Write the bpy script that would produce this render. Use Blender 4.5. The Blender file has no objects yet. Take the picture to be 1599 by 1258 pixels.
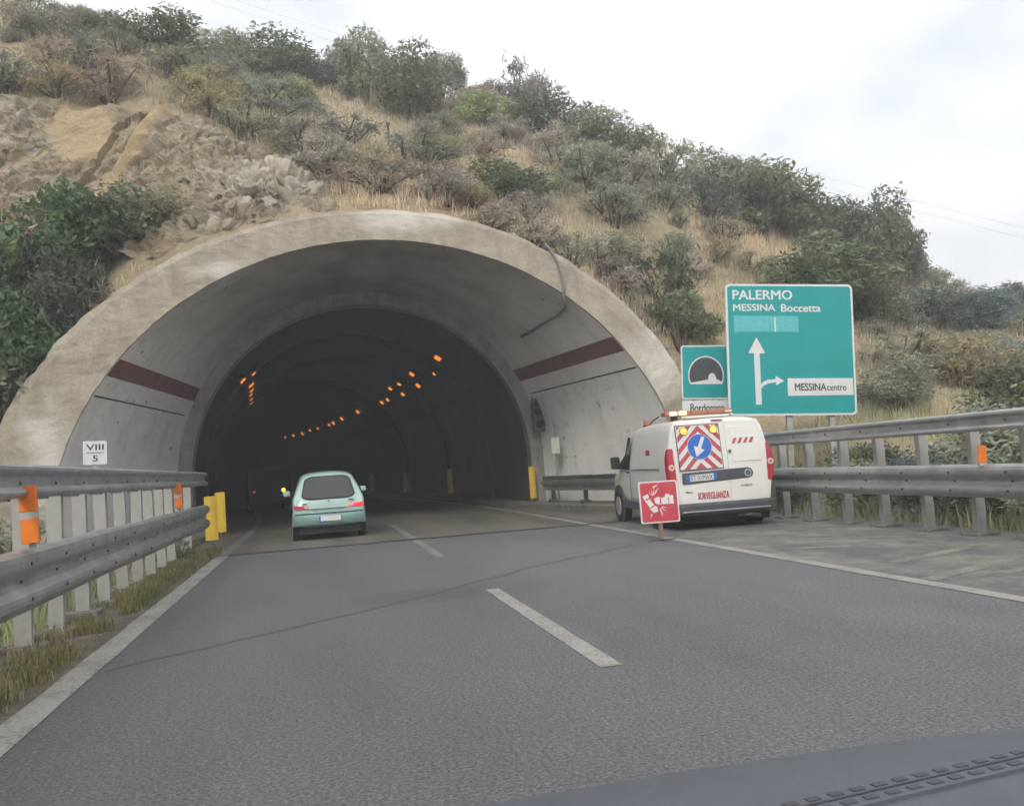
import bpy, bmesh, math, random
import numpy as np
from mathutils import Vector, Matrix, noise
from mathutils.bvhtree import BVHTree

S = bpy.context.scene
COL = S.collection
R = math.radians
random.seed(7)
rng = np.random.default_rng(7)

# ------------------------------------------------------------------ camera
W_, H_, FPX, CAMH = 1599.0, 1258.0, 1400.0, 1.3
_d = Vector((496 - W_ / 2, -(745 - H_ / 2), -FPX)).normalized()        # road direction seen from the camera
_e = Vector((math.cos(R(4)), math.sin(R(4)), 0))                       # banked road plane against the camera's roll
_n = _e.cross(_d).normalized()
if _n.y < 0: _n.negate()
_x = _d.cross(_n)
M3 = Matrix((_x, _d, _n))                                              # camera -> world
CAMP = Vector((0, 0, CAMH))
cam_d = bpy.data.cameras.new('camera')
cam = bpy.data.objects.new('camera', cam_d); COL.objects.link(cam)
cam.matrix_world = Matrix.Translation(CAMP) @ M3.to_4x4()
cam_d.sensor_width = 36; cam_d.lens = 36 * FPX / W_
cam_d.clip_start = 0.02; cam_d.clip_end = 3000
S.camera = cam

# ------------------------------------------------------------------ world: hazy overcast sky
SUN_EL, SUN_AZ = R(36), R(203)        # azimuth clockwise from +y (the driving direction): behind, to the left
w = bpy.data.worlds.new('World'); S.world = w; w.use_nodes = True
nt = w.node_tree; nt.nodes.clear()
o_ = nt.nodes.new('ShaderNodeOutputWorld'); bg = nt.nodes.new('ShaderNodeBackground')
sky = nt.nodes.new('ShaderNodeTexSky'); sky.sky_type = 'NISHITA'; sky.sun_disc = False
sky.sun_elevation = SUN_EL; sky.sun_rotation = SUN_AZ; sky.air_density = 1.2; sky.dust_density = 3.0
tc = nt.nodes.new('ShaderNodeTexCoord'); mp = nt.nodes.new('ShaderNodeMapping'); mp.inputs['Scale'].default_value = (1.2, 1.2, 2.6)
nz = nt.nodes.new('ShaderNodeTexNoise'); nz.inputs['Scale'].default_value = 2.3; nz.inputs['Detail'].default_value = 4; nz.inputs['Roughness'].default_value = .55
rp = nt.nodes.new('ShaderNodeValToRGB')
rp.color_ramp.elements[0].position = .33; rp.color_ramp.elements[0].color = (.66,) * 3 + (1,)
rp.color_ramp.elements[1].position = .52; rp.color_ramp.elements[1].color = (1, 1, 1, 1)
mx = nt.nodes.new('ShaderNodeMix'); mx.data_type = 'RGBA'
mx.inputs[7].default_value = (9.6, 9.7, 9.9, 1)
nt.links.new(tc.outputs['Generated'], mp.inputs['Vector']); nt.links.new(mp.outputs[0], nz.inputs['Vector'])
nt.links.new(nz.outputs['Fac'], rp.inputs[0]); nt.links.new(rp.outputs[0], mx.inputs[0])
nt.links.new(sky.outputs[0], mx.inputs[6]); nt.links.new(mx.outputs[2], bg.inputs['Color'])
bg.inputs['Strength'].default_value = 0.105
nt.links.new(bg.outputs[0], o_.inputs[0])
sl = bpy.data.lights.new('sun', 'SUN'); sl.energy = 1.5; sl.angle = R(14); sl.color = (1, .95, .87)
so = bpy.data.objects.new('sun', sl); COL.objects.link(so)
so.rotation_euler = Vector((math.sin(SUN_AZ) * math.cos(SUN_EL), math.cos(SUN_AZ) * math.cos(SUN_EL), math.sin(SUN_EL))).to_track_quat('Z', 'Y').to_euler()
so.location = (0, -10, 40)
S.view_settings.view_transform = 'Standard'; S.view_settings.look = 'None'
S.view_settings.exposure = 0.4; S.view_settings.gamma = 1.0; S.view_settings.use_curve_mapping = False
S.cycles.use_adaptive_sampling = True; S.cycles.adaptive_threshold = 0.07; S.cycles.adaptive_min_samples = 16; S.cycles.volume_bounces = 0
S.cycles.max_bounces = 4; S.cycles.diffuse_bounces = 3; S.cycles.glossy_bounces = 2; S.cycles.transparent_max_bounces = 4

# ------------------------------------------------------------------ helpers
def ray(px, py): return M3 @ Vector((px - W_ / 2, -(py - H_ / 2), -FPX))
def at_y(px, py, y): r = ray(px, py); return CAMP + r * (y / r.y)
def at_x(px, py, x): r = ray(px, py); return CAMP + r * (x / r.x)
def at_z(px, py, z=0): r = ray(px, py); return CAMP + r * ((z - CAMH) / r.z)
def at_Z(px, py, Z): return CAMP + ray(px, py) * (Z / FPX)

def tag(o, label=None, cat=None, group=None, kind=None):
    if label: o['label'] = label
    if cat: o['category'] = cat
    if group: o['group'] = group
    if kind: o['kind'] = kind
    return o
def thing(name, label, cat, loc=(0, 0, 0), rot=(0, 0, 0), group=None, parent=None):
    o = bpy.data.objects.new(name, None); COL.objects.link(o)
    o.location = loc; o.rotation_euler = rot; o.empty_display_size = .2
    return tag(o, label, cat, group)

class MB:
    def __init__(s): s.v = []; s.f = []
    def add(s, vs, fs):
        n = len(s.v); s.v += [tuple(v) for v in vs]; s.f += [tuple(i + n for i in f) for f in fs]; return s
    def box(s, c, d, rot=None):
        c = Vector(c); hx, hy, hz = d[0] / 2, d[1] / 2, d[2] / 2
        vs = [Vector((x, y, z)) for x in (-hx, hx) for y in (-hy, hy) for z in (-hz, hz)]
        if rot is not None: vs = [rot @ v for v in vs]
        return s.add([v + c for v in vs], [(0, 1, 3, 2), (4, 6, 7, 5), (0, 4, 5, 1), (2, 3, 7, 6), (0, 2, 6, 4), (1, 5, 7, 3)])
    def cyl(s, p0, p1, r0, r1=None, n=12, cap=True):
        p0, p1 = Vector(p0), Vector(p1); r1 = r0 if r1 is None else r1
        q = (p1 - p0).to_track_quat('Z', 'Y').to_matrix()
        vs = []
        for p, r in ((p0, r0), (p1, r1)):
            for k in range(n):
                a = 2 * math.pi * k / n; vs.append(p + q @ Vector((r * math.cos(a), r * math.sin(a), 0)))
        fs = [(k, (k + 1) % n, n + (k + 1) % n, n + k) for k in range(n)]
        if cap: fs += [tuple(range(n))[::-1], tuple(range(n, 2 * n))]
        return s.add(vs, fs)
    def tube(s, pts, r, n=8):
        pts = [Vector(p) for p in pts]; rr = r if isinstance(r, (list, tuple)) else [r] * len(pts)
        vs, fs = [], []
        for i, p in enumerate(pts):
            t = (pts[min(i + 1, len(pts) - 1)] - pts[max(i - 1, 0)]).normalized()
            a = t.orthogonal().normalized() if i == 0 else (a - t * a.dot(t)).normalized()
            b = t.cross(a)
            for k in range(n):
                g = 2 * math.pi * k / n; vs.append(p + (a * math.cos(g) + b * math.sin(g)) * rr[i])
        for i in range(len(pts) - 1):
            for k in range(n):
                fs.append((i * n + k, i * n + (k + 1) % n, (i + 1) * n + (k + 1) % n, (i + 1) * n + k))
        fs += [tuple(range(n))[::-1], tuple((len(pts) - 1) * n + k for k in range(n))]
        return s.add(vs, fs)
    def plate(s, poly, y0, y1):          # polygon in the xz plane, between y0 (front, towards -y) and y1
        n = len(poly)
        ar = sum(poly[i][0] * poly[(i + 1) % n][1] - poly[(i + 1) % n][0] * poly[i][1] for i in range(n))
        if ar < 0: poly = poly[::-1]
        vs = [(x, y0, z) for x, z in poly] + [(x, y1, z) for x, z in poly]
        fs = [tuple(range(n)), tuple(range(n, 2 * n))[::-1]] + [(k + n, (k + 1) % n + n, (k + 1) % n, k) for k in range(n)]
        return s.add(vs, fs)
    def loft(s, rings, close=False, cap0=False, cap1=False):
        n = len(rings[0]); vs = [v for r in rings for v in r]; fs = []
        m = n if close else n - 1
        for i in range(len(rings) - 1):
            for k in range(m):
                fs.append((i * n + k, i * n + (k + 1) % n, (i + 1) * n + (k + 1) % n, (i + 1) * n + k))
        if cap0: fs.append(tuple(range(n))[::-1])
        if cap1: fs.append(tuple((len(rings) - 1) * n + k for k in range(n)))
        return s.add(vs, fs)
    def build(s, name, mat, parent=None, smooth=False, bevel=0, sub=0, fixn=True):
        me = bpy.data.meshes.new(name); me.from_pydata(s.v, [], s.f)
        if fixn:
            b = bmesh.new(); b.from_mesh(me); bmesh.ops.recalc_face_normals(b, faces=b.faces); b.to_mesh(me); b.free()
        if mat: me.materials.append(mat)
        if smooth: me.polygons.foreach_set('use_smooth', [True] * len(me.polygons))
        o = bpy.data.objects.new(name, me); COL.objects.link(o); o.parent = parent
        if bevel:
            m = o.modifiers.new('b', 'BEVEL'); m.width = bevel; m.segments = 2; m.limit_method = 'ANGLE'; m.angle_limit = R(40)
        if sub:
            m = o.modifiers.new('s', 'SUBSURF'); m.levels = sub; m.render_levels = sub
        return o

def copy_child(o, parent, loc=None):
    c = o.copy(); COL.objects.link(c); c.parent = parent
    if loc is not None: c.location = loc
    return c
def rrect(x0, z0, x1, z1, r, n=6):
    p = []
    for cx, cz, a0 in ((x1 - r, z1 - r, 0), (x0 + r, z1 - r, 90), (x0 + r, z0 + r, 180), (x1 - r, z0 + r, 270)):
        for k in range(n + 1):
            a = R(a0 + 90 * k / n); p.append((cx + r * math.cos(a), cz + r * math.sin(a)))
    return p
def disc(cx, cz, r, n=28, a0=0, a1=360):
    full = abs(a1 - a0) >= 360; m = n if full else n + 1
    return [(cx + r * math.cos(R(a0 + (a1 - a0) * k / n)), cz + r * math.sin(R(a0 + (a1 - a0) * k / n))) for k in range(m)]
def clip(poly, x0, z0, x1, z1):
    for ax, val, sg in ((0, x0, 1), (0, x1, -1), (1, z0, 1), (1, z1, -1)):
        out = []
        for i in range(len(poly)):
            a, b = poly[i - 1], poly[i]
            da, db = (a[ax] - val) * sg, (b[ax] - val) * sg
            if (da >= 0) != (db >= 0):
                t = da / (da - db); out.append((a[0] + (b[0] - a[0]) * t, a[1] + (b[1] - a[1]) * t))
            if db >= 0: out.append(b)
        poly = out
        if not poly: return None
    return poly if len(poly) > 2 else None
def text(s_, box, y, mat, parent, name='lettering', bold=0.0, shear=0):
    """flat lettering in the xz plane facing -y, stretched into box (x0,z0,x1,z1)"""
    c = bpy.data.curves.new('t', 'FONT'); c.body = s_; c.size = 1; c.extrude = 0.004; c.resolution_u = 3; c.shear = shear
    o = bpy.data.objects.new('t', c); COL.objects.link(o)
    bpy.context.view_layer.update()
    me = bpy.data.meshes.new_from_object(o.evaluated_get(bpy.context.evaluated_depsgraph_get()))
    bpy.data.objects.remove(o); me.name = name
    n = len(me.vertices); co = np.zeros(n * 3); me.vertices.foreach_get('co', co); co = co.reshape(-1, 3)
    mn, mxx = co.min(0), co.max(0)
    x0, z0, x1, z1 = box
    out = np.zeros_like(co)
    out[:, 0] = x0 + (co[:, 0] - mn[0]) / (mxx[0] - mn[0]) * (x1 - x0)
    out[:, 2] = z0 + (co[:, 1] - mn[1]) / (mxx[1] - mn[1]) * (z1 - z0)
    out[:, 1] = y - (co[:, 2] - mn[2]) / max(mxx[2] - mn[2], 1e-6) * 0.002
    me.vertices.foreach_set('co', out.ravel()); me.update()
    if bold:
        bm = bmesh.new(); bm.from_mesh(me); src = bm.verts[:] + bm.edges[:] + bm.faces[:]; hh = (z1 - z0) * bold
        for k_, (dx_, dz_) in enumerate(((-1, 0), (1, 0), (0, .7), (0, -.7))):
            r_ = bmesh.ops.duplicate(bm, geom=src); bmesh.ops.translate(bm, vec=(dx_ * hh, -.0004 * (k_ + 1), dz_ * hh), verts=[g_ for g_ in r_['geom'] if isinstance(g_, bmesh.types.BMVert)])
        bm.to_mesh(me); bm.free()
    me.materials.clear(); me.materials.append(mat)
    ob = bpy.data.objects.new(name, me); COL.objects.link(ob); ob.parent = parent
    return ob

# ------------------------------------------------------------------ materials
class NT:
    def __init__(s, name):
        s.m = bpy.data.materials.new(name); s.m.use_nodes = True; s.t = s.m.node_tree
        s.b = s.t.nodes['Principled BSDF']; s.tc = s.t.nodes.new('ShaderNodeTexCoord')
    def n(s, ty, **kw):
        nd = s.t.nodes.new('ShaderNode' + ty)
        for k, v in kw.items(): setattr(nd, k, v)
        return nd
    def l(s, a, b): s.t.links.new(a, b)
    def mapped(s, scale, coord='Object'):
        m = s.n('Mapping'); m.inputs['Scale'].default_value = scale if isinstance(scale, (tuple, list)) else (scale,) * 3
        s.l(s.tc.outputs[coord], m.inputs[0]); return m.outputs[0]
    def noise(s, scale, detail=5, rough=.55, stretch=(1, 1, 1), coord='Object', dist=0):
        k = s.n('TexNoise'); k.inputs['Scale'].default_value = scale; k.inputs['Detail'].default_value = min(detail, 4.5)
        k.inputs['Roughness'].default_value = rough; k.inputs['Distortion'].default_value = dist
        s.l(s.mapped(stretch, coord), k.inputs['Vector']); return k.outputs['Fac']
    def voro(s, scale, stretch=(1, 1, 1), feature='F1', coord='Object'):
        k = s.n('TexVoronoi', feature=feature); k.inputs['Scale'].default_value = scale
        s.l(s.mapped(stretch, coord), k.inputs['Vector']); return k.outputs['Distance']
    def ramp(s, fac, stops):
        r = s.n('ValToRGB'); e = r.color_ramp.elements
        while len(e) < len(stops): e.new(.5)
        for i, (p, c) in enumerate(stops):
            e[i].position = p; e[i].color = (c if isinstance(c, tuple) else (c, c, c)) + (1,)
        s.l(fac, r.inputs[0]); return r.outputs[0]
    def mix(s, fac, a, b, mode='MIX'):
        m = s.n('Mix', data_type='RGBA', blend_type=mode)
        for i, x in ((0, fac), (6, a), (7, b)):
            if isinstance(x, (int, float)): m.inputs[i].default_value = x
            elif isinstance(x, tuple): m.inputs[i].default_value = x + (1,)
            else: s.l(x, m.inputs[i])
        return m.outputs[2]
    def math(s, op, a, b=0):
        m = s.n('Math', operation=op)
        for i, x in ((0, a), (1, b)):
            if isinstance(x, (int, float)): m.inputs[i].default_value = x
            else: s.l(x, m.inputs[i])
        return m.outputs[0]
    def bump(s, h, strength=.3, dist=.02):
        b = s.n('Bump'); b.inputs['Strength'].default_value = strength; b.inputs['Distance'].default_value = dist
        s.l(h, b.inputs['Height']); s.l(b.outputs[0], s.b.inputs['Normal'])
    def out(s, col, rough=.8, metal=0, spec=.3, coat=0):
        if isinstance(col, tuple): s.b.inputs['Base Color'].default_value = col + (1,)
        else: s.l(col, s.b.inputs['Base Color'])
        if isinstance(rough, (int, float)): s.b.inputs['Roughness'].default_value = rough
        else: s.l(rough, s.b.inputs['Roughness'])
        s.b.inputs['Metallic'].default_value = metal; s.b.inputs['Specular IOR Level'].default_value = spec
        s.b.inputs['Coat Weight'].default_value = coat; s.b.inputs['Coat Roughness'].default_value = .08
        return s.m
def plain(name, col, rough=.5, metal=0, var=.12, scale=6, spec=.4, coat=0, bump=0):
    t = NT(name); a = tuple(c * (1 - var) for c in col); b = tuple(min(c * (1 + var), 1) for c in col)
    f = t.noise(scale, 6, .6)
    if bump: t.bump(f, bump, .01)
    return t.out(t.ramp(f, [(.3, a), (.7, b)]), rough, metal, spec, coat)
def glow(name, col, strength, base=(.3, .1, .02)):
    t = NT(name); t.out(base, .3); t.b.inputs['Emission Color'].default_value = col + (1,); t.b.inputs['Emission Strength'].default_value = strength
    return t.m

M = {}
# asphalt: grey binder, pale stone grains, broad wear, tone rising to the right
t = NT('asphalt')
g1 = t.ramp(t.noise(48, 3, .8), [(.34, .062), (.5, .12), (.66, .20)])
g2 = t.ramp(t.voro(60), [(.0, 1.0), (.20, .5), (.34, 0.0)])
sp = t.math('MULTIPLY', g2, t.ramp(t.noise(23, 2), [(.50, 0.0), (.60, .85)]))
c = t.mix(sp, g1, (.36, .35, .33))
c = t.mix(t.ramp(t.voro(38), [(.08, .30), (.20, 0.0)]), c, (.06, .06, .063))
c = t.mix(t.ramp(t.noise(.35, 4, .6, (1, .35, 1)), [(.35, 0.0), (.7, 1.0)]), c, (.80, .81, .84), 'MULTIPLY')
c = t.mix(t.ramp(t.noise(.9, 5, .65, (1, .3, 1)), [(.45, 0.0), (.75, .55)]), c, (.70, .70, .72), 'MULTIPLY')
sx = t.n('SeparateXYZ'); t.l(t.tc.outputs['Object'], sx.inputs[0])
cross_tone = t.math('ADD', t.math('MULTIPLY', sx.outputs[0], .16), t.math('MULTIPLY', t.noise(.5, 4), .5))
c = t.mix(1.0, c, t.ramp(cross_tone, [(.1, (.88, .89, .91)), (.9, (1.14, 1.13, 1.15))]), 'MULTIPLY')
vs_ = t.n('Vector' + 'Math', operation='DISTANCE'); mp_ = t.mapped((.75, 1.25, 1)); t.l(mp_, vs_.inputs[0]); vs_.inputs[1].default_value = (1.15 * .75, 9.45 * 1.25, 0)
stn = t.math('ADD', vs_.outputs['Value'], t.math('MULTIPLY', t.math('SUBTRACT', t.noise(2.5, 4, .7), .5), 1.4))
c = t.mix(t.ramp(stn, [(.25, .5), (.95, 0.0)]), c, (.062, .062, .066))
t.bump(t.noise(130, 2, .7), .18, .004)
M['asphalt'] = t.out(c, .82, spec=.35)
# dusty hard shoulder
t = NT('dusty_asphalt')
g1 = t.ramp(t.noise(45, 4, .75), [(.3, .08), (.5, .125), (.7, .19)])
dust = t.ramp(t.noise(1.4, 7, .75, (1, .5, 1)), [(.42, 0.0), (.66, .85)])
c = t.mix(dust, g1, (.27, .25, .21))
c = t.mix(t.ramp(t.voro(16), [(.05, .7), (.12, 0.0)]), c, (.36, .34, .30))
c = t.mix(t.ramp(t.noise(3, 6, .7), [(.55, 0.0), (.7, .5)]), c, (.06, .058, .055))
t.bump(t.noise(60, 3, .7), .5, .006)
M['dusty'] = t.out(c, .9, spec=.2)
t = NT('verge_dirt')
c = t.ramp(t.noise(5, 6, .75), [(.3, (.085, .075, .058)), (.5, (.15, .135, .105)), (.7, (.23, .21, .17))])
c = t.mix(t.ramp(t.voro(26), [(.06, .8), (.16, 0.0)]), c, (.34, .32, .28))
t.bump(t.noise(14, 6, .8), 1.0, .03)
M['dirt'] = t.out(c, .95, spec=.1)
# tunnel concrete pavement
t = NT('concrete_pavement')
g1 = t.ramp(t.noise(40, 4, .7), [(.3, (.115, .105, .088)), (.7, (.20, .18, .15))])
c = t.mix(t.ramp(t.noise(.6, 5, .6, (1.6, .25, 1)), [(.4, 0.0), (.7, .8)]), g1, (.07, .068, .064))
M['pavement'] = t.out(c, .85, spec=.25)
M['tar_soft'] = plain('sealed_crack', (.088, .089, .092), .75, 0, .25, 30)
M['tar'] = plain('tar', (.045, .046, .05), .6, 0, .3, 12)
def paint_mat(name, col, wear, base=(.13, .13, .135)):
    t = NT(name)
    f = t.math('ADD', t.math('MULTIPLY', t.noise(28, 4, .75), .6), t.math('MULTIPLY', t.noise(2.2, 5, .7), .4))
    c = t.mix(t.ramp(f, [(wear - .08, 1.0), (wear + .07, 0.0)]), t.ramp(t.noise(60, 3, .7), [(.3, tuple(x * .8 for x in col)), (.7, col)]), base)
    return t.out(c, .75, spec=.3)
M['line'] = paint_mat('road_paint', (.35, .335, .30), .455)
M['line_worn'] = paint_mat('worn_road_paint', (.28, .27, .245), .51)
M['hatch'] = paint_mat('very_worn_road_paint', (.36, .34, .29), .545, (.15, .145, .13))
# concretes
def concrete(name, c0, c1, dark, stain=.5, sc=1.0, streak=True):
    t = NT(name)
    c = t.ramp(t.noise(2.2 * sc, 8, .68), [(.28, c0), (.72, c1)])
    c = t.mix(t.math('MULTIPLY', t.ramp(t.noise(1.1 * sc, 7, .7, (1.6, 1.6, .5)), [(.48, 0.0), (.68, 1.0)]), stain), c, dark)
    c = t.mix(t.ramp(t.noise(24 * sc, 5, .75), [(.4, 0.0), (.75, .45)]), c, dark)
    pits = t.ramp(t.voro(3.2 * sc, (1, 1, 1)), [(.04, 1.0), (.10, 0.0)])
    c = t.mix(t.math('MULTIPLY', pits, t.ramp(t.noise(1.7, 3), [(.5, 0.0), (.6, .8)])), c, dark)
    t.bump(t.math('ADD', t.noise(12 * sc, 8, .75), t.math('MULTIPLY', t.noise(3 * sc, 4), 1.2)), .7, .03)
    return t.out(c, .92, spec=.15)
M['portal'] = concrete('portal_concrete', (.30, .26, .205), (.49, .445, .365), (.235, .205, .165), .6)
_t = M['portal'].node_tree; _b = _t.nodes['Principled BSDF']; _src = _b.inputs['Base Color'].links[0].from_socket
_a = _t.nodes.new('ShaderNodeAttribute'); _a.attribute_name = 'col'; _m = _t.nodes.new('ShaderNodeMix'); _m.data_type = 'RGBA'; _m.inputs[7].default_value = (.60, .575, .52, 1)
_t.links.new(_a.outputs['Fac'], _m.inputs[0]); _t.links.new(_src, _m.inputs[6]); _t.links.new(_m.outputs[2], _b.inputs['Base Color'])
M['portal_pale'] = concrete('spalled_concrete', (.40, .38, .34), (.66, .63, .57), (.27, .24, .20), .5, 1.8)
# vault lining: pale washed walls below the stripe, sooty vault above, streaked edges
t = NT('vault_lining')
sx = t.n('SeparateXYZ'); t.l(t.tc.outputs['Object'], sx.inputs[0])
wall = t.ramp(t.noise(1.6, 8, .7), [(.3, (.76, .75, .735)), (.7, (.87, .855, .83))])
wall = t.mix(t.ramp(t.noise(.9, 6, .7, (2, 2, .35)), [(.52, 0.0), (.75, .5)]), wall, (.46, .435, .40))
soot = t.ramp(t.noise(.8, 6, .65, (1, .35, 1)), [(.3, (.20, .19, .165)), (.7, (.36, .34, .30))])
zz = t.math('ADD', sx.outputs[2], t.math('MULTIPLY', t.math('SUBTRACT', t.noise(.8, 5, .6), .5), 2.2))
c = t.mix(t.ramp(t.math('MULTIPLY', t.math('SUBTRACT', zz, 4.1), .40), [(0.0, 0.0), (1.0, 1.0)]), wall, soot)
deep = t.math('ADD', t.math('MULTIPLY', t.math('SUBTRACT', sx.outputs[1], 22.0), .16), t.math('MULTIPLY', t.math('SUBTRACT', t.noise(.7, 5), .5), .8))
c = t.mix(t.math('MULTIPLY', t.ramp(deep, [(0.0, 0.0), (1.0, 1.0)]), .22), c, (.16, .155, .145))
pits = t.math('MULTIPLY', t.ramp(t.voro(1.5, (1, 1, 1.6)), [(.05, 1.0), (.12, 0.0)]), t.ramp(t.noise(1.3, 3), [(.52, 0.0), (.6, .9)]))
c = t.mix(pits, c, (.13, .12, .11))
crk = t.math('MULTIPLY', t.ramp(t.math('ABSOLUTE', t.math('SUBTRACT', t.noise(1.3, 4.5, .72, (1, 1, 1.3)), .5)), [(.0, 1.0), (.006, 0.0)]), t.ramp(t.noise(.8, 3), [(.52, 0.0), (.60, .7)]))
c = t.mix(crk, c, (.17, .16, .145))
peel = t.math('MULTIPLY', t.ramp(t.noise(4.5, 4.5, .8, (1, 1, .6), dist=.6), [(.60, 0.0), (.63, .8)]), t.ramp(t.noise(.55, 3), [(.48, 0.0), (.58, 1.0)]))
c = t.mix(peel, c, (.33, .31, .275))
t.bump(t.noise(7, 8, .7), .45, .03)
M['lining'] = t.out(c, .88, spec=.2)
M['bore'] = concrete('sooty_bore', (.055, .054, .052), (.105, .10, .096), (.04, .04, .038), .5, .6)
M['bore_stripe'] = plain('dark_red_paint', (.055, .034, .032), .9)  # darker red for the stripe inside the bore
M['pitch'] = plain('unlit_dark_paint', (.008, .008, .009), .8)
M['bore_ring'] = concrete('bore_ring_concrete', (.26, .25, .23), (.42, .40, .37), (.15, .145, .13), .6)
M['kerb'] = concrete('kerb_concrete', (.17, .16, .145), (.28, .265, .24), (.09, .085, .08), .6, 2)
M['stripe'] = plain('oxide_red_paint', (.20, .085, .075), .8, 0, .28, 3)
# galvanised steel
t = NT('galvanised_steel')
c = t.ramp(t.noise(3.5, 7, .65), [(.3, (.33, .335, .34)), (.7, (.50, .505, .51))])
c = t.mix(t.ramp(t.noise(1.3, 6, .7, (1, .4, 3)), [(.52, 0.0), (.75, .6)]), c, (.21, .20, .185))
t.bump(t.noise(1.6, 3), .25, .03)
M['steel'] = t.out(c, t.ramp(t.noise(9, 4), [(.3, .38), (.7, .55)]), .78, .5)
t = NT('weathered_post_steel')
c = t.ramp(t.noise(4, 6, .65), [(.3, (.30, .295, .28)), (.7, (.45, .44, .415))])
c = t.mix(t.ramp(t.noise(2.2, 6, .7, (1, 1, .4)), [(.55, 0.0), (.72, .6)]), c, (.24, .19, .14))
M['post'] = t.out(c, .62, .25, .4)
M['dark_steel'] = plain('dark_steel', (.10, .10, .105), .5, .4, .3)
M['rust'] = plain('rusty_iron', (.12, .065, .045), .9, 0, .4, 9)
M['bolt'] = plain('bolt_steel', (.07, .068, .065), .6, .3)
# hillside soil
t = NT('hillside_soil')
c = t.ramp(t.noise(.55, 8, .7), [(.25, (.24, .20, .14)), (.45, (.36, .30, .20)), (.6, (.45, .36, .23)), (.8, (.30, .275, .18))])
c = t.mix(t.ramp(t.noise(5, 7, .75), [(.4, 0.0), (.7, .5)]), c, (.17, .145, .105))
t.bump(t.noise(4, 8, .75), 1.0, .12)
M['soil'] = t.out(c, .95, spec=.1)
t = NT('rock_strata')
at = t.n('Attribute', attribute_name='col')
c = t.mix(t.ramp(t.noise(3.5, 9, .75, (1, 1, 1.8)), [(.3, .0), (.75, .75)]), at.outputs['Color'], t.mix(.5, at.outputs['Color'], (.10, .08, .055)))
c = t.mix(t.ramp(t.noise(14, 8, .8), [(.5, 0.0), (.75, .5)]), c, (.48, .43, .34))
t.bump(t.math('ADD', t.noise(6, 9, .8, (1, 1, 1.6)), t.math('MULTIPLY', t.noise(22, 6, .7), .4)), 1.0, .10)
M['rock'] = t.out(c, .95, spec=.1)
t = NT('pale_stone')
oi = t.n('ObjectInfo')
c = t.mix(oi.outputs['Random'], (.30, .26, .20), (.52, .48, .40))
c = t.mix(t.ramp(t.noise(7, 8, .75), [(.4, 0.0), (.7, .7)]), c, (.20, .165, .12))
t.bump(t.noise(9, 8, .8), .9, .05)
M['stone'] = t.out(c, .95, spec=.1)
# foliage: one material, object colour x leaf variation
t = NT('foliage')
oi = t.n('ObjectInfo'); at = t.n('Attribute', attribute_name='col')
c = t.mix(1.0, oi.outputs['Color'], at.outputs['Color'], 'MULTIPLY')
t.out(c, .6, spec=.25)
tr = t.n('BsdfTranslucent'); t.l(c, tr.inputs[0]); ms = t.n('MixShader'); ms.inputs[0].default_value = .30
t.l(t.b.outputs[0], ms.inputs[1]); t.l(tr.outputs[0], ms.inputs[2]); t.l(ms.outputs[0], t.t.nodes['Material Output'].inputs[0])
M['leaf'] = t.m
t = NT('dry_grass')
at = t.n('Attribute', attribute_name='col'); t.out(at.outputs['Color'], .8, spec=.15)
tr = t.n('BsdfTranslucent'); t.l(at.outputs['Color'], tr.inputs[0]); ms = t.n('MixShader'); ms.inputs[0].default_value = .3
t.l(t.b.outputs[0], ms.inputs[1]); t.l(tr.outputs[0], ms.inputs[2]); t.l(ms.outputs[0], t.t.nodes['Material Output'].inputs[0])
M['grass'] = t.m
M['bark'] = plain('bark', (.11, .088, .066), .95, 0, .35, 12, bump=.5)
# vehicles, signs
M['white'] = plain('white_van_paint', (.72, .71, .68), .28, 0, .03, 2, .5, .4)
M['mint'] = plain('mint_green_paint', (.38, .545, .485), .28, 0, .03, 2, .5, .5)
M['mint_dark'] = plain('mint_green_bumper', (.22, .38, .355), .4, 0, .06, 3, .5)
M['grey_plastic'] = plain('dark_grey_plastic', (.07, .074, .082), .6, 0, .2, 5)
M['black'] = plain('black_rubber', (.022, .022, .024), .75, 0, .3, 8)
t = NT('tinted_glass'); M['glass'] = t.out((.02, .023, .027), .06, 0, .9)
M['red_lens'] = plain('red_lens', (.42, .03, .045), .18, 0, .15, 20, .6)
M['clear_lens'] = plain('clear_lens', (.66, .56, .52), .2, 0, .1, 20, .6)
M['red_lens_lit'] = glow('lit_red_lens', (1, .04, .06), .55, (.5, .03, .05))
M['amber_lit'] = glow('lit_amber_lamp', (1, .50, .06), 1.2, (.7, .35, .04))
M['amber_flash'] = glow('flashing_amber', (1, .62, .22), 5.0, (.8, .4, .1))
M['amber_body'] = plain('amber_bar_plastic', (.36, .14, .075), .3, 0, .1, 6, .5)
M['sodium'] = glow('sodium_lamp', (1, .27, .02), 0.9, (.3, .1, .02))
M['indicator'] = glow('indicator_orange', (1, .42, .05), 2.2, (.6, .2, .02))
M['alu'] = plain('aluminium', (.50, .51, .52), .4, .5, .1)
M['sign_green'] = plain('sign_green', (.004, .30, .305), .42, 0, .07, 1.5, .4)
M['sign_patch'] = plain('faded_patch', (.10, .46, .50), .5, 0, .10, 14)
M['sign_white'] = plain('sign_white', (.66, .67, .67), .45, 0, .04, 3)
M['sign_dark'] = plain('sign_black', (.055, .06, .07), .5, 0, .1)
M['sign_red'] = plain('sign_red_scuffed', (.50, .055, .075), .45, 0, .15, 7)
M['sign_red_stripe'] = plain('hazard_red', (.46, .075, .09), .45, 0, .08, 8)
M['sign_blue'] = plain('sign_blue', (.035, .14, .52), .4, 0, .06, 5)
M['text_red'] = plain('red_lettering', (.42, .05, .055), .5)
M['orange_ref'] = plain('orange_reflector', (.78, .20, .025), .4, 0, .06, 10)
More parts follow.
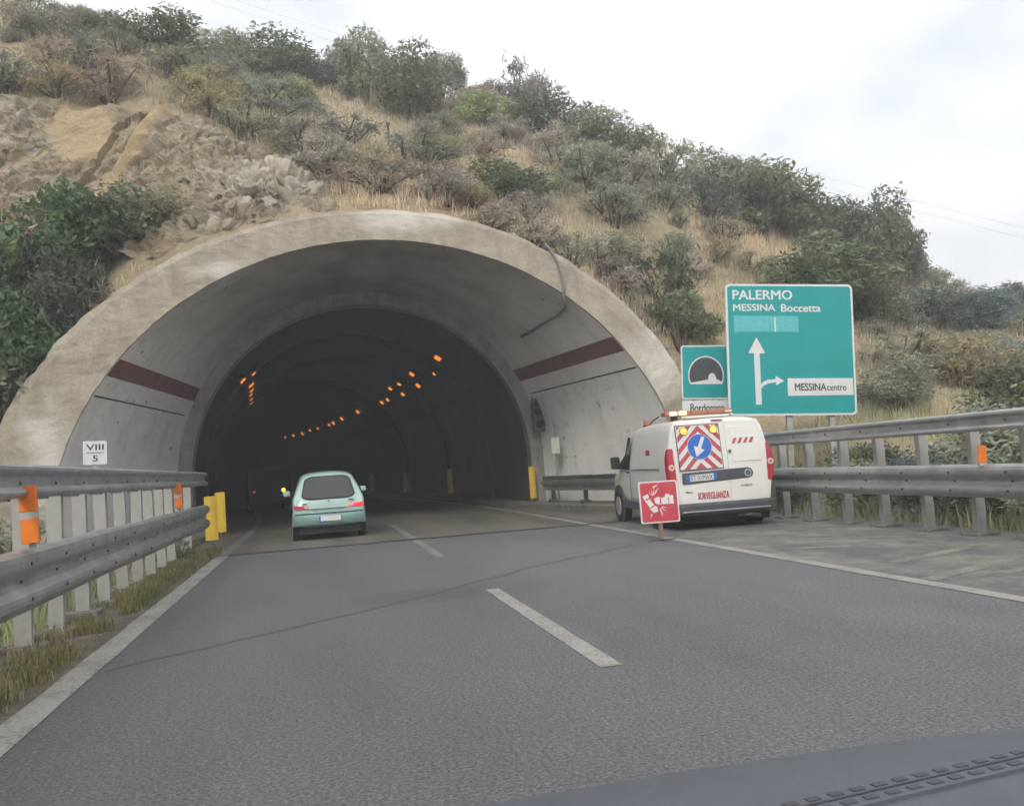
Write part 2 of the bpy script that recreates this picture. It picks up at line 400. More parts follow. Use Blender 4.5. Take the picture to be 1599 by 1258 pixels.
M['yellow'] = plain('yellow_delineator', (.62, .41, .04), .5, 0, .15, 8)
M['wood'] = plain('weathered_wood', (.22, .16, .11), .85, 0, .2, 12)
M['cable'] = plain('grey_conduit', (.20, .20, .19), .6, 0, .15)
M['box_paint'] = plain('cream_metal_cabinet', (.55, .53, .48), .5, 0, .08)
M['dash'] = plain('dashboard_vinyl', (.092, .102, .117), .62, 0, .08, 40, .35, bump=.1)
M['dash_dark'] = plain('dashboard_slot', (.060, .066, .075), .7)
#@@PART2
def add_col(me, cols, name='col'):
    a = me.color_attributes.new(name, 'FLOAT_COLOR', 'POINT')
    c4 = np.ones((len(cols), 4)); c4[:, :3] = cols; a.data.foreach_set('color', c4.ravel())

# ------------------------------------------------------------------ road
def curve_dx(y):                       # the carriageway bends to the left inside the tunnel
    return -max(0.0, y - 22.0) ** 2 / 360.0
def strip(x0, x1, y0, y1, z, dy=1.0, wob=0.0):
    mb = MB(); n = max(1, int((y1 - y0) / dy)); ring = []
    for i in range(n + 1):
        y = y0 + (y1 - y0) * i / n; d = curve_dx(y)
        wa, wb = (noise.noise((y * 1.7, x0 * 3, 1)) * wob, noise.noise((y * 1.7, x1 * 3, 5)) * wob)
        ring.append([(x0 + d + wa, y, z), (x1 + d + wb, y, z)])
    return mb.loft(ring)
def struct(mb, name, mat): return tag(mb.build(name, mat), kind='structure')

g = MB(); g.add([(-1500, -1500, -1.2), (1500, -1500, -1.2), (1500, 1500, -1.2), (-1500, 1500, -1.2)], [(0, 1, 2, 3)])
struct(g, 'ground', M['soil'])
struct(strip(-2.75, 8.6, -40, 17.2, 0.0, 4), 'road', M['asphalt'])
struct(strip(-9.5, 11.5, 17.26, 26.2, 0.0, .5), 'tunnel_forecourt', M['pavement'])
struct(strip(-4.2, 7.0, 26.2, 96, 0.002, 1), 'tunnel_road', M['pavement'])
struct(strip(-9.0, 10.5, 17.17, 17.30, -0.012, 1), 'expansion_joint', M['tar'])
mb = MB(); ring = []
for i in range(60):                    # tarred lip of the joint
    x = -2.7 + i * 11.2 / 59; a = .05 + .035 * noise.noise((x * 2, 3, 0)); b = .05 + .04 * noise.noise((x * 2.3, 9, 0))
    ring.append([(x, 17.12 - a, .006), (x, 17.26 + b, .006)])
struct(mb.loft(ring), 'joint_seal', M['tar'])
struct(strip(5.27, 8.45, -40, 17.1, 0.002, .5, .05), 'hard_shoulder', M['dusty'])
struct(strip(-2.72, -1.86, -40, 17.1, 0.002, .5, .06), 'dirt_verge', M['dirt'])
struct(strip(-1.86, -1.64, -40, 17.1, 0.005, .4, .012), 'left_edge_line', M['line'])
struct(strip(-1.84, -1.66, 17.32, 60, 0.005, .6, .012), 'left_edge_line_in_tunnel', M['line_worn'])
struct(strip(5.10, 5.27, -40, 17.1, 0.005, .4, .012), 'right_edge_line', M['line'])
struct(strip(5.10, 5.26, 17.32, 70, 0.005, .6, .012), 'right_edge_line_in_tunnel', M['line'])
for i, (a, b, mt, wd) in enumerate(((-9.5, -5.5, 'line', .075), (-2.0, 2.0, 'line', .075), (5.45, 9.4, 'line', .072), (13.3, 17.0, 'line_worn', .068), (17.4, 22.4, 'line_worn', .07), (29, 33, 'line_worn', .07), (37, 41, 'line_worn', .07))):
    struct(strip(1.725 - wd, 1.725 + wd, a, b, .004 if b < 17.1 else .006, .35, .012), 'lane_dash', M[mt])
# tar seam and dark patch on the left lanes
def ribbon(pts, w0, z, mat, name, wob=.03):
    ring = []; P = [Vector(p) for p in pts]
    for i in range(len(P) - 1):
        for k in range(10):
            q = P[i].lerp(P[i + 1], k / 10); d = (P[i + 1] - P[i]).normalized(); nrm = Vector((-d.y, d.x, 0))
            a = w0 * (1 + .5 * noise.noise(q * 2.0)); s_ = nrm * wob * noise.noise(q * 1.3 + Vector((7, 0, 0)))
            ring.append([tuple(q + nrm * a + s_ + Vector((0, 0, z))), tuple(q - nrm * a + s_ + Vector((0, 0, z)))])
    return struct(MB().loft(ring), name, M[mat])
ribbon([(-1.6, 7.15, 0), (-.4, 8.2, 0), (.74, 9.13, 0), (1.9, 10.4, 0), (3.3, 11.65, 0), (4.9, 12.9, 0)], .022, .003, 'tar_soft', 'tar_seam', .12)
# nearly worn-off hatching on the shoulder
for (a, b, c_, d_) in ((1225, 828, 1320, 818), (1240, 843, 1425, 836), (1395, 878, 1535, 850), (1225, 857, 1330, 852), (1450, 905, 1599, 868), (1560, 895, 1690, 872)):
    p, q = at_z(a, b), at_z(c_, d_); d = (q - p).normalized(); nrm = Vector((-d.y, d.x, 0)) * .085
    ring = []
    for k in range(9):
        r = p.lerp(q, k / 8); ring.append([(r.x + nrm.x, r.y + nrm.y, 0.005), (r.x - nrm.x, r.y - nrm.y, 0.005)])
    struct(MB().loft(ring), 'hatch_mark', M['hatch'])

# ------------------------------------------------------------------ tunnel
NS = 72
PC, PA, PB = 1.55, 7.0, 6.5
BC, BR, BZ = 1.43, 4.8, 1.4
def ell(s, cx, ar, al, b): 
    th = math.pi * s; c_ = math.cos(th); return Vector((cx + (ar if c_ > 0 else al) * c_, b * math.sin(th)))
def shoe(s, cx, r, z0):
    f = .085
    if s < f: return Vector((cx + r, z0 * s / f))
    if s > 1 - f: return Vector((cx - r, z0 * (1 - s) / f))
    th = math.pi * (s - f) / (1 - 2 * f); return Vector((cx + r * math.cos(th), z0 + r * math.sin(th)))
Y0, Y1 = 19.98, 26.0
def flare(s, y):
    f = (y - Y0) / (Y1 - Y0); a = ell(s, PC, PA, PA, PB); b = shoe(s, BC, BR + .32, BZ + .02); return a.lerp(b, f)
def ring_pts(fn, y, dx=0, n=NS):
    pts = [fn(i / n) for i in range(n + 1)]
    v = [(pts[0].x + dx, y, -.4)] + [(p.x + dx, y, p.y) for p in pts] + [(pts[-1].x + dx, y, -.4)]
    return v
tun = thing('road_tunnel', 'concrete road tunnel with flared arched mouth cut into the hillside', 'tunnel', (0, 0, 0))
# portal ring, slightly rough face
NA, NRAD = 150, 7
rings = []
for j in range(NRAD + 1):
    f = j / NRAD; row = []
    for i in range(NA + 1):
        s = i / NA; a = ell(s, PC, PA, PA, PB); b = ell(s, PC, 7.85, 8.45, 7.2)
        jag = 0
        if j == NRAD: jag = .07 * noise.noise((s * 40, 2, 0)) + .05 * noise.noise((s * 130, 5, 0))
        if j == 0: jag = .012 * noise.noise((s * 90, 8, 0))
        p = a.lerp(b, f + jag)
        row.append((p.x, 19.9 + .035 * noise.noise((p.x * 1.2, p.y * 1.2, 4)) + .02 * noise.noise((p.x * 5, p.y * 5, 1)) + (.05 if j == NRAD else 0), p.y))
    rings.append(row)
back = [(x, 21.6, z) for x, y, z in rings[-1]]; soff = [(x, 20.02, z) for x, y, z in rings[0]]
po = MB().loft([soff] + rings + [back]).build('portal_ring', M['portal'], tun)
co = np.array([v.co[:] for v in po.data.vertices]); pale = np.zeros((len(co), 3))
for i, (x, y, z) in enumerate(co):
    nn = noise.noise((x * 1.5, z * 1.5, 3)) + .5 * noise.noise((x * 5, z * 5, 6))
    k = 0.0
    k = max(k, 1.1 - math.hypot((x + 5.35) / .55, (z - 2.1) / 1.3))
    k = max(k, 1.1 - math.hypot((x - 8.0) / 1.0, (z - 3.2) / 1.3))
    k = max(k, .95 - math.hypot((x - 2.2) / 1.5, (z - 6.95) / .35))
    k = max(k, .7 - math.hypot((x + 1.9) / 1.2, (z - 5.9) / .4))
    pale[i] = min(max(k * 1.2 + nn * .8 - .05, 0), 1) if k > 0 else 0
add_col(po.data, pale)
rows = [ring_pts(lambda s, y=y: flare(s, y), y) for y in np.linspace(Y0, Y1, 14)]
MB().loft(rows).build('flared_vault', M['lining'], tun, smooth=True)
def ring_face(y, r0, r1, z0, y2, name, mat, dx=0):
    a = ring_pts(lambda s: shoe(s, BC, r0, z0), y, dx); b = ring_pts(lambda s: shoe(s, BC, r1, z0), y, dx)
    c_ = [(p[0], y2, p[2]) for p in a]; d_ = [(p[0], y2, p[2]) for p in b]
    return MB().loft([d_, b, a, c_]).build(name, mat, tun, smooth=False)
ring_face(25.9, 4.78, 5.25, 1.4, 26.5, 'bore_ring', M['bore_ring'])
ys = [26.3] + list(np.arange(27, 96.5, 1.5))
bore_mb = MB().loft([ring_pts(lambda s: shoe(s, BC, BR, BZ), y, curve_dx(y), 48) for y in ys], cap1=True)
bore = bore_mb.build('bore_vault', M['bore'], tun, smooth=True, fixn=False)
for k, y in enumerate((31, 38, 46)):
    ring_face(y, 4.70, 4.9, 1.4, y + .35, 'bore_rib', M['bore'], curve_dx(y))
# painted red stripe and groove on both flared walls
def wall_at(y, z, side):
    lo, hi = (0.0, .5)
    for _ in range(30):
        m_ = (lo + hi) / 2; p = flare(m_ if side > 0 else 1 - m_, y)
        if p.y < z: lo = m_
        else: hi = m_
    p = flare(lo if side > 0 else 1 - lo, y); q = flare(lo + .01 if side > 0 else 1 - lo - .01, y)
    d = (q - p).normalized(); nrm = Vector((d.y, -d.x)); 
    if (Vector((1.5, 2)) - p).dot(nrm) < 0: nrm.negate()
    return p, nrm
def wall_band(z0, z1, side, name, mat, off, ya=20.0, yb=25.88):
    rows = []
    for y in np.linspace(ya, yb, 16):
        row = []
        for k in range(4):
            z = z0(y) + (z1(y) - z0(y)) * k / 3; p, nrm = wall_at(y, z, side); q = p + nrm * off; row.append((q.x, y, q.y))
        rows.append(row)
    return MB().loft(rows).build(name, mat, tun)
for sd, za, zb in ((-1, 3.72, 3.62), (1, 3.78, 3.72)):
    lerpf = lambda a, b: (lambda y: a + (b - a) * (y - 20) / 5.9)
    wall_band(lerpf(za, zb), lerpf(za + .34, zb + .34), sd, 'painted_stripe', M['stripe'], .006)
    wall_band(lerpf(za - .42, zb - .42), lerpf(za - .385, zb - .385), sd, 'joint_groove', M['bolt'], .006, 20.05, 25.6)
# stripe goes on along the bore wall
for sd in (-1, 1):
    rows = []
    for y in np.arange(26.5, 60, 1.5):
        row = []
        for z in (3.65, 3.82, 3.98):
            dxx = math.sqrt((BR - .012) ** 2 - (z - BZ) ** 2); row.append((BC + sd * dxx + curve_dx(y), y, z))
        rows.append(row)
    MB().loft(rows).build('bore_stripe', M['bore_stripe'], tun)
# raised kerb walkways
def kerb(side, pts, wpts, name='kerb'):
    rows = []
    for (x, y), (x2, y2) in zip(pts, wpts):
        rows.append([(x, y, -.05), (x, y, .12), (x + .02 * side, y, .14), (x2, y2, .14)])
    return MB().loft(rows).build(name, M['kerb'], tun)
yy = list(np.arange(28, 80, 2.0))
kerb(1, [(7.15, 18.6), (7.0, 19.6), (5.85, 25.5)] + [(5.65 + curve_dx(y), y) for y in yy], [(9.3, 18.6), (9.3, 19.8), (7.2, 25.5)] + [(6.6 + curve_dx(y), y) for y in yy])
kerb(-1, [(-2.75, 19.0), (-2.6, 22.0), (-2.55, 25.5)] + [(-2.75 + curve_dx(y), y) for y in yy], [(-6.6, 19.0), (-6.0, 22.0), (-4.4, 25.5)] + [(-3.7 + curve_dx(y), y) for y in yy])

# ------------------------------------------------------------------ hillside height field (thin-plate through surveyed points)
CP = []
for i in range(2, 27):
    s = i / 28; p = ell(s, PC, 7.85, 8.45, 7.2)
    if p.y > 1.0: CP.append((p.x, 20.9, p.y + .02))
for px, py, Z in (
    (-250, 420, 22.5), (-120, 410, 22.5), (0, 395, 22.5), (100, 375, 22.6), (200, 352, 22.4),
    (-250, 150, 25.5), (-120, 150, 25.3), (0, 152, 25.3), (100, 158, 25.3), (200, 165, 25.2), (300, 190, 25), (400, 232, 24.6), (500, 275, 24),
    (-250, 90, 38), (0, 92, 36), (200, 100, 35), (400, 150, 34), (500, 190, 31), (600, 225, 31), (650, 280, 25.5), (800, 250, 31.5), (800, 310, 26), (950, 335, 27.5), (950, 275, 34),
    (1100, 400, 28), (1100, 330, 35), (1250, 455, 29), (1250, 395, 35), (1400, 525, 29), (1400, 455, 35), (1599, 575, 29), (1599, 530, 36), (1800, 605, 30), (2100, 650, 32),
    (-250, 62, 50), (0, 58, 48), (150, 58, 48), (300, 78, 46), (450, 110, 46), (600, 152, 45), (750, 182, 44), (900, 222, 43), (1050, 282, 42), (1200, 342, 42), (1350, 402, 42), (1450, 448, 42), (1599, 490, 44), (1800, 560, 46), (2100, 620, 50)):
    p = at_Z(px, py, Z); CP.append((p.x, p.y, p.z))
for px, z in ((-250, 22), (150, 22), (450, 20), (750, 16), (1050, 12), (1350, 7.5), (1599, 5), (2100, 1.5)):
    for Z, dz in ((62, 0), (85, -2), (110, -4)):
        p = at_Z(px, 700, Z); CP.append((p.x, p.y, z + dz))
CP += [(9.3, y, -.10) for y in (-6, 0, 6, 11, 15, 18)] + [(12, y, .35) for y in (-6, 3, 10, 15)] + [(10.2, 19.5, .9), (12, 19, 1.2), (16, 17, 1.2), (16, 5, .8), (22, 16, 1.2), (30, 15, .8), (45, 12, .0), (30, 0, .3), (60, 30, 1)]
CP += [(-3.0, y, -.15) for y in (-6, 0, 6, 11, 15, 18.5)] + [(-5.2, y, .25) for y in (-6, 3, 10, 14, 18)] + [(-8, 5, 2.0), (-8, 13, 2.2), (-8.2, 18, 3.0), (-11, 5, 4.5), (-11, 14, 5.0), (-11.5, 19, 6.2), (-18, 5, 8), (-18, 15, 9.5), (-30, 5, 13), (-32, 18, 16)]
CP = np.array(CP)
def tps(d2): return np.where(d2 > 1e-9, d2 * np.log(np.maximum(d2, 1e-9)) * .5, 0)
n_ = len(CP); A_ = np.zeros((n_ + 3, n_ + 3))
d2 = ((CP[:, None, :2] - CP[None, :, :2]) ** 2).sum(-1); A_[:n_, :n_] = tps(d2) + np.eye(n_) * .3
A_[:n_, n_] = 1; A_[:n_, n_ + 1:] = CP[:, :2]; A_[n_, :n_] = 1; A_[n_ + 1:, :n_] = CP[:, :2].T
wts = np.linalg.solve(A_, np.concatenate([CP[:, 2], np.zeros(3)]))
def hgt(x, y):
    x = np.asarray(x, float); y = np.asarray(y, float); sh = x.shape; x = x.ravel(); y = y.ravel(); out = np.zeros_like(x)
    for a in range(0, len(x), 20000):
        q = np.stack([x[a:a + 20000], y[a:a + 20000]], 1)
        out[a:a + 20000] = tps(((q[:, None] - CP[None, :, :2]) ** 2).sum(-1)) @ wts[:n_] + wts[n_] + q @ wts[n_ + 1:]
    return out.reshape(sh)
def fbm(x, y, sc, seed=0.0):
    return np.array([noise.fractal((a * sc + seed, b * sc - seed, seed), 0.9, 2.1, 5) for a, b in zip(np.ravel(x), np.ravel(y))]).reshape(np.shape(x))
def terrain(xs, ys, name, rough=.22, keep=None):
    X, Y = np.meshgrid(xs, ys); Z = hgt(X, Y)
    if ys[0] < 19:                     # flat verge beside the road, cut slope further out
        sd = -3.0 - X if xs[0] < 0 else X - 9.2
        k = np.clip((sd - 3.2) / 3.0, 0, 1) if xs[0] < 0 else np.clip((sd - 1.0) / 3.0, 0, 1)
        ky = np.clip((Y - 17.6) / 2.8, 0, 1) * (np.clip((-6.3 - X) / .9, 0, 1) if xs[0] < 0 else np.clip((X - 8.7) / .7, 0, 1)); k = np.maximum(k, ky)
        k = k * k * (3 - 2 * k); Z = (-.12 + .10 * np.clip(sd, 0, 4)) * (1 - k) + np.maximum(Z, -.3) * k
    amp = np.clip((np.abs(Y - 20.9)) / 2.0, 0, 1) if ys[0] > 19 else np.clip((np.minimum(np.abs(X + 3), np.abs(X - 9.2))) / 3, .1, 1)
    Z = Z + fbm(X, Y, .45, 3.1) * rough * amp
    if ys[0] > 19:                     # never below the vault's back
        u = np.clip((X - PC) / np.where(X > PC, 7.85, 8.45), -1, 1); back_ = 7.2 * np.sqrt(1 - u * u) + .01
        inside = (np.abs(u) < .999) & (Y < 30); Z = np.where(inside, np.maximum(Z, back_ + .02 + .06 * np.clip(Y - 20.6, 0, 5)), Z)
    nx, ny = len(xs), len(ys)
    V = np.stack([X.ravel(), Y.ravel(), Z.ravel()], 1)
    idx = np.arange(nx * ny).reshape(ny, nx)
    Fq = np.stack([idx[:-1, :-1], idx[:-1, 1:], idx[1:, 1:], idx[1:, :-1]], -1).reshape(-1, 4)
    me = bpy.data.meshes.new(name); me.from_pydata(V.tolist(), [], Fq.tolist()); me.materials.append(M['soil'])
    me.polygons.foreach_set('use_smooth', [True] * len(me.polygons))
    o = bpy.data.objects.new(name, me); COL.objects.link(o); tag(o, kind='structure')
    return o, V, Fq
xs_h = np.concatenate([np.arange(-60, -26, 1.2), np.arange(-26, 40, .4), np.arange(40, 90, 1.5)])
ys_h = np.concatenate([[20.55, 20.75], np.arange(21, 52, .4), np.arange(52, 112, 1.5)])
hill, HV, HF = terrain(xs_h, ys_h, 'hillside', .30)
vl, LV, LF = terrain(np.concatenate([np.arange(-60, -16, 1.5), np.arange(-16, -2.69, .35)]), np.concatenate([np.arange(-40, -4, 2), np.arange(-4, 20.2, .4), [20.55, 21.0]]), 'left_verge', .15)
vr, RV, RF = terrain(np.concatenate([np.arange(8.4, 24, .4), np.arange(24, 90, 1.5)]), np.concatenate([np.arange(-40, -4, 2), np.arange(-4, 20.2, .4), [20.55, 21.0]]), 'right_verge', .15)
allV = np.concatenate([HV, LV, RV]); allF = np.concatenate([HF, LF + len(HV), RF + len(HV) + len(LV)])
BVH = BVHTree.FromPolygons(allV.tolist(), allF.tolist())
def hit(px, py):
    r = ray(px, py).normalized(); loc, nrm, i, d = BVH.ray_cast(CAMP, r, 300)
    return loc, nrm
def ground_at(x, y):
    loc, *_ = BVH.ray_cast(Vector((x, y, 80)), Vector((0, 0, -1)), 200); return loc
#@@PART3
# ------------------------------------------------------------------ guard rails
def wave_profile(kind):
    if kind == 'w':      # double-wave beam, face towards +u, 0.40 high
        pts = [(0, .0), (.03, .012), (.075, .06), (.082, .09), (.075, .12), (.015, .165), (.0, .20), (.015, .235), (.075, .28), (.082, .30), (.080, .335), (.066, .37), (.035, .393), (-.01, .402)]
    else:                # upper rail: rounded lip above and below a flat web
        pts = [(.0, .0), (.04, -.004), (.065, .015), (.07, .035), (.055, .058), (.02, .075), (.018, .15), (.05, .168), (.062, .188), (.056, .210), (.032, .226), (-.015, .232)]
    return pts
def beam(path, kind, z0, side, parent, name, mat, vs=1.0):
    """path: list of (x,y); side=+1 face towards +x, -1 towards -x"""
    prof = [(u, z * vs) for u, z in wave_profile(kind)]; th = .004; rings = []
    P = [Vector((p[0], p[1])) for p in path]
    for i, p in enumerate(P):
        d = (P[min(i + 1, len(P) - 1)] - P[max(i - 1, 0)]).normalized(); nr = Vector((d.y, -d.x)) * side
        ring = [(p.x + nr.x * u, p.y + nr.y * u, z0 + z) for u, z in prof] + [(p.x + nr.x * (u - th), p.y + nr.y * (u - th), z0 + z) for u, z in prof[::-1]]
        rings.append(ring)
    return MB().loft(rings, close=True, cap0=True, cap1=True).build(name, mat, parent, smooth=False)
def post_mb(h_up, wx=.135, wy=.085):
    prof = [(-wx / 2, -wy / 2), (wx / 2, -wy / 2), (wx / 2, wy / 2), (wx / 2 - .012, wy / 2), (wx / 2 - .012, -wy / 2 + .012), (-wx / 2 + .012, -wy / 2 + .012), (-wx / 2 + .012, wy / 2), (-wx / 2, wy / 2)]
    return MB().loft([[(x, y, z) for x, y in prof] for z in (-.3, h_up)], close=True, cap0=True, cap1=True)
def guard_rail(label, x, y0, y1, side, dy, start, posts_mat, base, zl=.50, zu=1.30, vl=1.0, vu=1.0):
    t_ = thing('guard_rail', label, 'guard rail', (x, y0, 0))
    def lx(y): return 0.012 * math.sin(y * 1.1) 
    a = y0
    while a < y1 - .01:
        b = min(a + 4.0, y1); path = [(lx(y) + .004 * side * ((int(a / 4)) % 2), y - y0) for y in np.linspace(a, b + (.12 if b < y1 else 0), 9)]
        beam(path, 'w', zl, side, t_, 'lower_beam', M['steel'], vl); beam(path, 'u', zu, side, t_, 'upper_beam', M['steel'], vu); a = b
    proto = None; pos = start; bolts = MB(); k = 0
    sp = MB().box((0, 0, 0), (.16, .07, .26)); sp2 = MB().box((0, 0, .92), (.12, .07, .14)); spo = None; fp = None
    while pos < y1 - .05:
        loc = (-side * .27, pos - y0, 0)
        if proto is None:
            proto = post_mb(1.50).build('post', posts_mat, t_); proto.location = loc
            sp2o = sp2.build('upper_spacer', M['dark_steel'], t_); sp2o.location = (-side * .105, pos - y0, zl)
            spo = sp.build('lower_spacer', M['dark_steel'], t_); spo.location = (-side * .105, pos - y0, zl + .2)
            fp = MB().box((0, 0, 0), (.34, .30, .16)).build('footing', M['kerb'], t_, bevel=.015); fp.location = (loc[0], loc[1], base)
        else:
            q = copy_child(proto, t_, loc); q.rotation_euler = (random.uniform(-.02, .02), random.uniform(-.02, .02), random.uniform(-.08, .08))
            copy_child(spo, t_, (-side * .105, pos - y0, zl + .2)); copy_child(sp2o, t_, (-side * .105, pos - y0, zl)); f2 = copy_child(fp, t_, (loc[0], loc[1], base - random.uniform(0, .03))); f2.rotation_euler.z = random.uniform(-.1, .1)
        yb = pos - y0
        for zc, u in ((zl + .20 * vl, .004), (zl + .31 * vl, .083), (zl + .09 * vl, .083), (zu + .11, .02)):
            bolts.cyl((side * (u - .004) + lx(pos), yb, zc), (side * (u + .012) + lx(pos), yb, zc), .018, .014, 6)
        pos += dy; k += 1
    bolts.build('bolts', M['bolt'], t_)['kind'] = 'stuff'
    return t_
rail_l = guard_rail('double-height galvanised guard rail along the left edge of the road', -2.25, -6, 19.1, 1, 1.0, -5.5, M['post'], -.02, .43, 1.30, 1.19, 1.13)
rail_r = guard_rail('double-height galvanised guard rail along the right hard shoulder', 7.80, -6, 18.3, -1, .95, -5.35, M['post'], -.02)
# folded end of the left rail
e_ = MB().box((-.12, 25.1, 1.41), (.24, .006, .23)).build('end_plate', M['steel'], rail_l)
# low single rail before the right flared wall
lr = thing('low_guard_rail', 'short low guard rail in front of the right flared tunnel wall', 'guard rail', (0, 0, 0))
path = [(6.25, 25.15), (6.45, 24.2), (6.75, 22.8), (7.05, 21.3), (7.35, 19.9), (7.6, 18.9)]
beam(path, 'w', .48, -1, lr, 'beam', M['steel'])
pr = None
for x, y in ((6.45, 24.75), (6.85, 22.9), (7.28, 21.1), (7.65, 19.5)):
    if pr is None:
        pr = MB().box((0, 0, .35), (.10, .09, .70)).box((-.02, 0, .06), (.22, .22, .12)).build('post', M['dark_steel'], lr); pr.location = (x + .05, y, .1)
    else: copy_child(pr, lr, (x + .05, y, .1))

# orange reflectors on the lower beams
def reflector(x, y, z, label, sc=1.0, tilt=0.0):
    t_ = thing('rail_reflector', label, 'reflector', (x, y, z), (0, tilt, 0), 'orange reflectors on the guard rails')
    MB().box((0, 0, .21), (.125, .05, .20)).build('orange_panel', M['orange_ref'], t_, bevel=.006)
    MB().box((0, 0, -.035), (.122, .05, .19)).build('orange_panel', M['orange_ref'], t_, bevel=.006)
    MB().box((0, 0, .085), (.123, .046, .05)).build('pale_band', M['alu'], t_)
    MB().box((0, .04, .03), (.05, .02, .40)).build('bracket', M['post'], t_)
    t_.scale = (sc,) * 3
reflector(-2.17, 7.55, 1.08, 'orange reflector on the left guard rail nearest the camera', 1.0, R(-2))
reflector(-2.17, 15.1, 1.08, 'orange reflector on the left guard rail close to the tunnel', .92, R(-3))
t_ = thing('rail_reflector', 'single orange reflector on the right guard rail', 'reflector', (7.75, 9.3, 1.02), (0, R(3), 0), 'orange reflectors on the guard rails')
MB().plate([(-.05, -.10), (.06, -.10), (.052, .105), (-.043, .105)], -.02, .02).build('orange_panel', M['orange_ref'], t_, bevel=.006)
MB().box((0, 0, -.118), (.10, .05, .035)).build('foot', M['alu'], t_)

# ------------------------------------------------------------------ yellow delineators
def delineator(x, y, z, h, wd, label, rz=0, tx=0):
    t_ = thing('yellow_delineator', label, 'delineator', (x, y, z), (tx, 0, rz), 'yellow delineators at the tunnel')
    pts = [(-wd / 2, .045), (-wd / 4, .01), (0, 0), (wd / 4, .01), (wd / 2, .045)]
    rows = [[(a, b, zz_) for a, b in pts] + [(a, b + .008, zz_) for a, b in pts[::-1]] for zz_ in (.12, .12 + h)]
    MB().loft(rows, close=True, cap0=True, cap1=True).build('panel', M['yellow'], t_)
    MB().box((0, .05, (.12 + h) / 2), (.06, .03, .12 + h - .02)).build('stake', M['dark_steel'], t_)
delineator(-2.22, 19.85, .02, .92, .26, 'curved yellow delineator panel at the end of the left rail', R(8))
delineator(-2.15, 20.9, .12, .88, .22, 'shaded yellow delineator panel just behind the first one', R(-10))
delineator(6.12, 25.55, .14, .92, .19, 'bright yellow delineator on the right concrete ring of the bore')
for i, (px, py, y, lab) in enumerate(((733, 772, 37, 'first yellow delineator inside the tunnel along the right kerb'), (683, 766, 46, 'second yellow delineator inside the tunnel along the right kerb'), (655, 765, 54, 'third yellow delineator inside the tunnel along the right kerb'), (607, 762, 66, 'farthest dim yellow delineator inside the tunnel'))):
    p = at_y(px, py, y); delineator(min(p.x, BC + BR + curve_dx(y) - .25), y, .14, .95 if i else 1.0, .24, lab)

# ------------------------------------------------------------------ tunnel fittings
bbvh = BVHTree.FromPolygons(bore_mb.v, bore_mb.f)
lamp_parts = None
def tunnel_lamp(px, py, label, grp, k=1.0):
    global lamp_parts
    r = ray(px, py).normalized(); loc, nrm, i, d = bbvh.ray_cast(CAMP, r, 200)
    if loc is None: return
    if nrm.dot(r) > 0: nrm = -nrm
    t_ = thing('tunnel_lamp', label, 'tunnel lamp', loc + nrm * .10, (0, 0, 0), grp)
    q = nrm.to_track_quat('Z', 'Y')
    yv = Vector((0, 1, 0)) - nrm * nrm.y; yv.normalize(); xv = yv.cross(nrm)
    t_.rotation_euler = Matrix((xv, yv, nrm)).transposed().to_euler()
    t_.scale = (k,) * 3
    if lamp_parts is None:
        a = MB().box((0, 0, -.03), (.30, .62, .12)).build('housing', M['dark_steel'], t_, bevel=.02)
        b = MB().box((0, 0, .045), (.22, .50, .03)).build('lens', M['sodium'], t_)
        lamp_parts = (a, b)
    else:
        for a in lamp_parts: copy_child(a, t_)
G1, G2 = 'sodium lamps along the right of the tunnel', 'sodium lamps along the left of the tunnel'
tunnel_lamp(687, 554, 'largest orange tunnel lamp, nearest on the right vault', G1, 1.0)
ORD = 'second third fourth fifth sixth seventh eighth ninth tenth eleventh twelfth thirteenth fourteenth fifteenth sixteenth seventeenth eighteenth'.split(); lk = 0
for px, py, k in ((681, 580, 0.55), (646, 580, 0.9), (626, 596, 0.75), (656, 598, 0.9), (612, 603, 0.85), (632, 612, 0.8), (608, 621, 0.8), (599, 625, 0.9), (561, 640, 1.0), (536, 651, 1.0), (523, 658, 1.0), (516, 661, 0.8), (498, 667, 0.7), (486, 670, 0.8), (474, 675, 1.0), (460, 678, 0.9), (447, 681, 0.7)):
    tunnel_lamp(px, py, ORD[lk] + ' orange lamp from the mouth in the receding right-hand row', G1, k); lk += 1
for px, py, k, lab in ((388, 597, 1.0, 'brightest orange lamp of the left-hand cluster'), (374, 590, .9, 'outermost left orange lamp of the left-hand cluster'), (392, 579, .7, 'topmost orange lamp of the left-hand cluster'), (389, 606, .85, 'orange lamp just below the brightest of the left-hand cluster'), (388, 613, .7, 'third orange lamp from the bottom of the left-hand cluster'), (389, 620, .7, 'second orange lamp from the bottom of the left-hand cluster'), (390, 626, .8, 'lowest orange lamp of the left-hand cluster'), (355, 669, .35, 'single dim orange lamp low on the left tunnel wall')):
    tunnel_lamp(px, py, lab, G2, k)
# signal head on the right ring
p = at_y(840, 645, 25.6)
sg = thing('traffic_signal', 'dark unlit traffic signal beside the tunnel bore', 'traffic light', (6.42, 25.55, 2.25))
MB().box((0, 0, .42), (.34, .20, 1.0)).build('housing', M['dark_steel'], sg, bevel=.02)
MB().box((.05, .25, .3), (.08, .4, .08)).build('bracket', M['dark_steel'], sg)
for z in (.15, .50, .78):
    l_ = MB().cyl((0, -.10, z), (0, -.125, z), .115, .105, 18).build('lens', M['black'], sg)
    pts = [[(.13 * math.cos(R(a)), -.10, z + .13 * math.sin(R(a))), (.13 * math.cos(R(a)), -.26 + .05 * abs(math.cos(R(a))), z + .13 * math.sin(R(a)))] for a in range(-20, 201, 20)]
    MB().loft(pts).build('visor', M['grey_plastic'], l_)
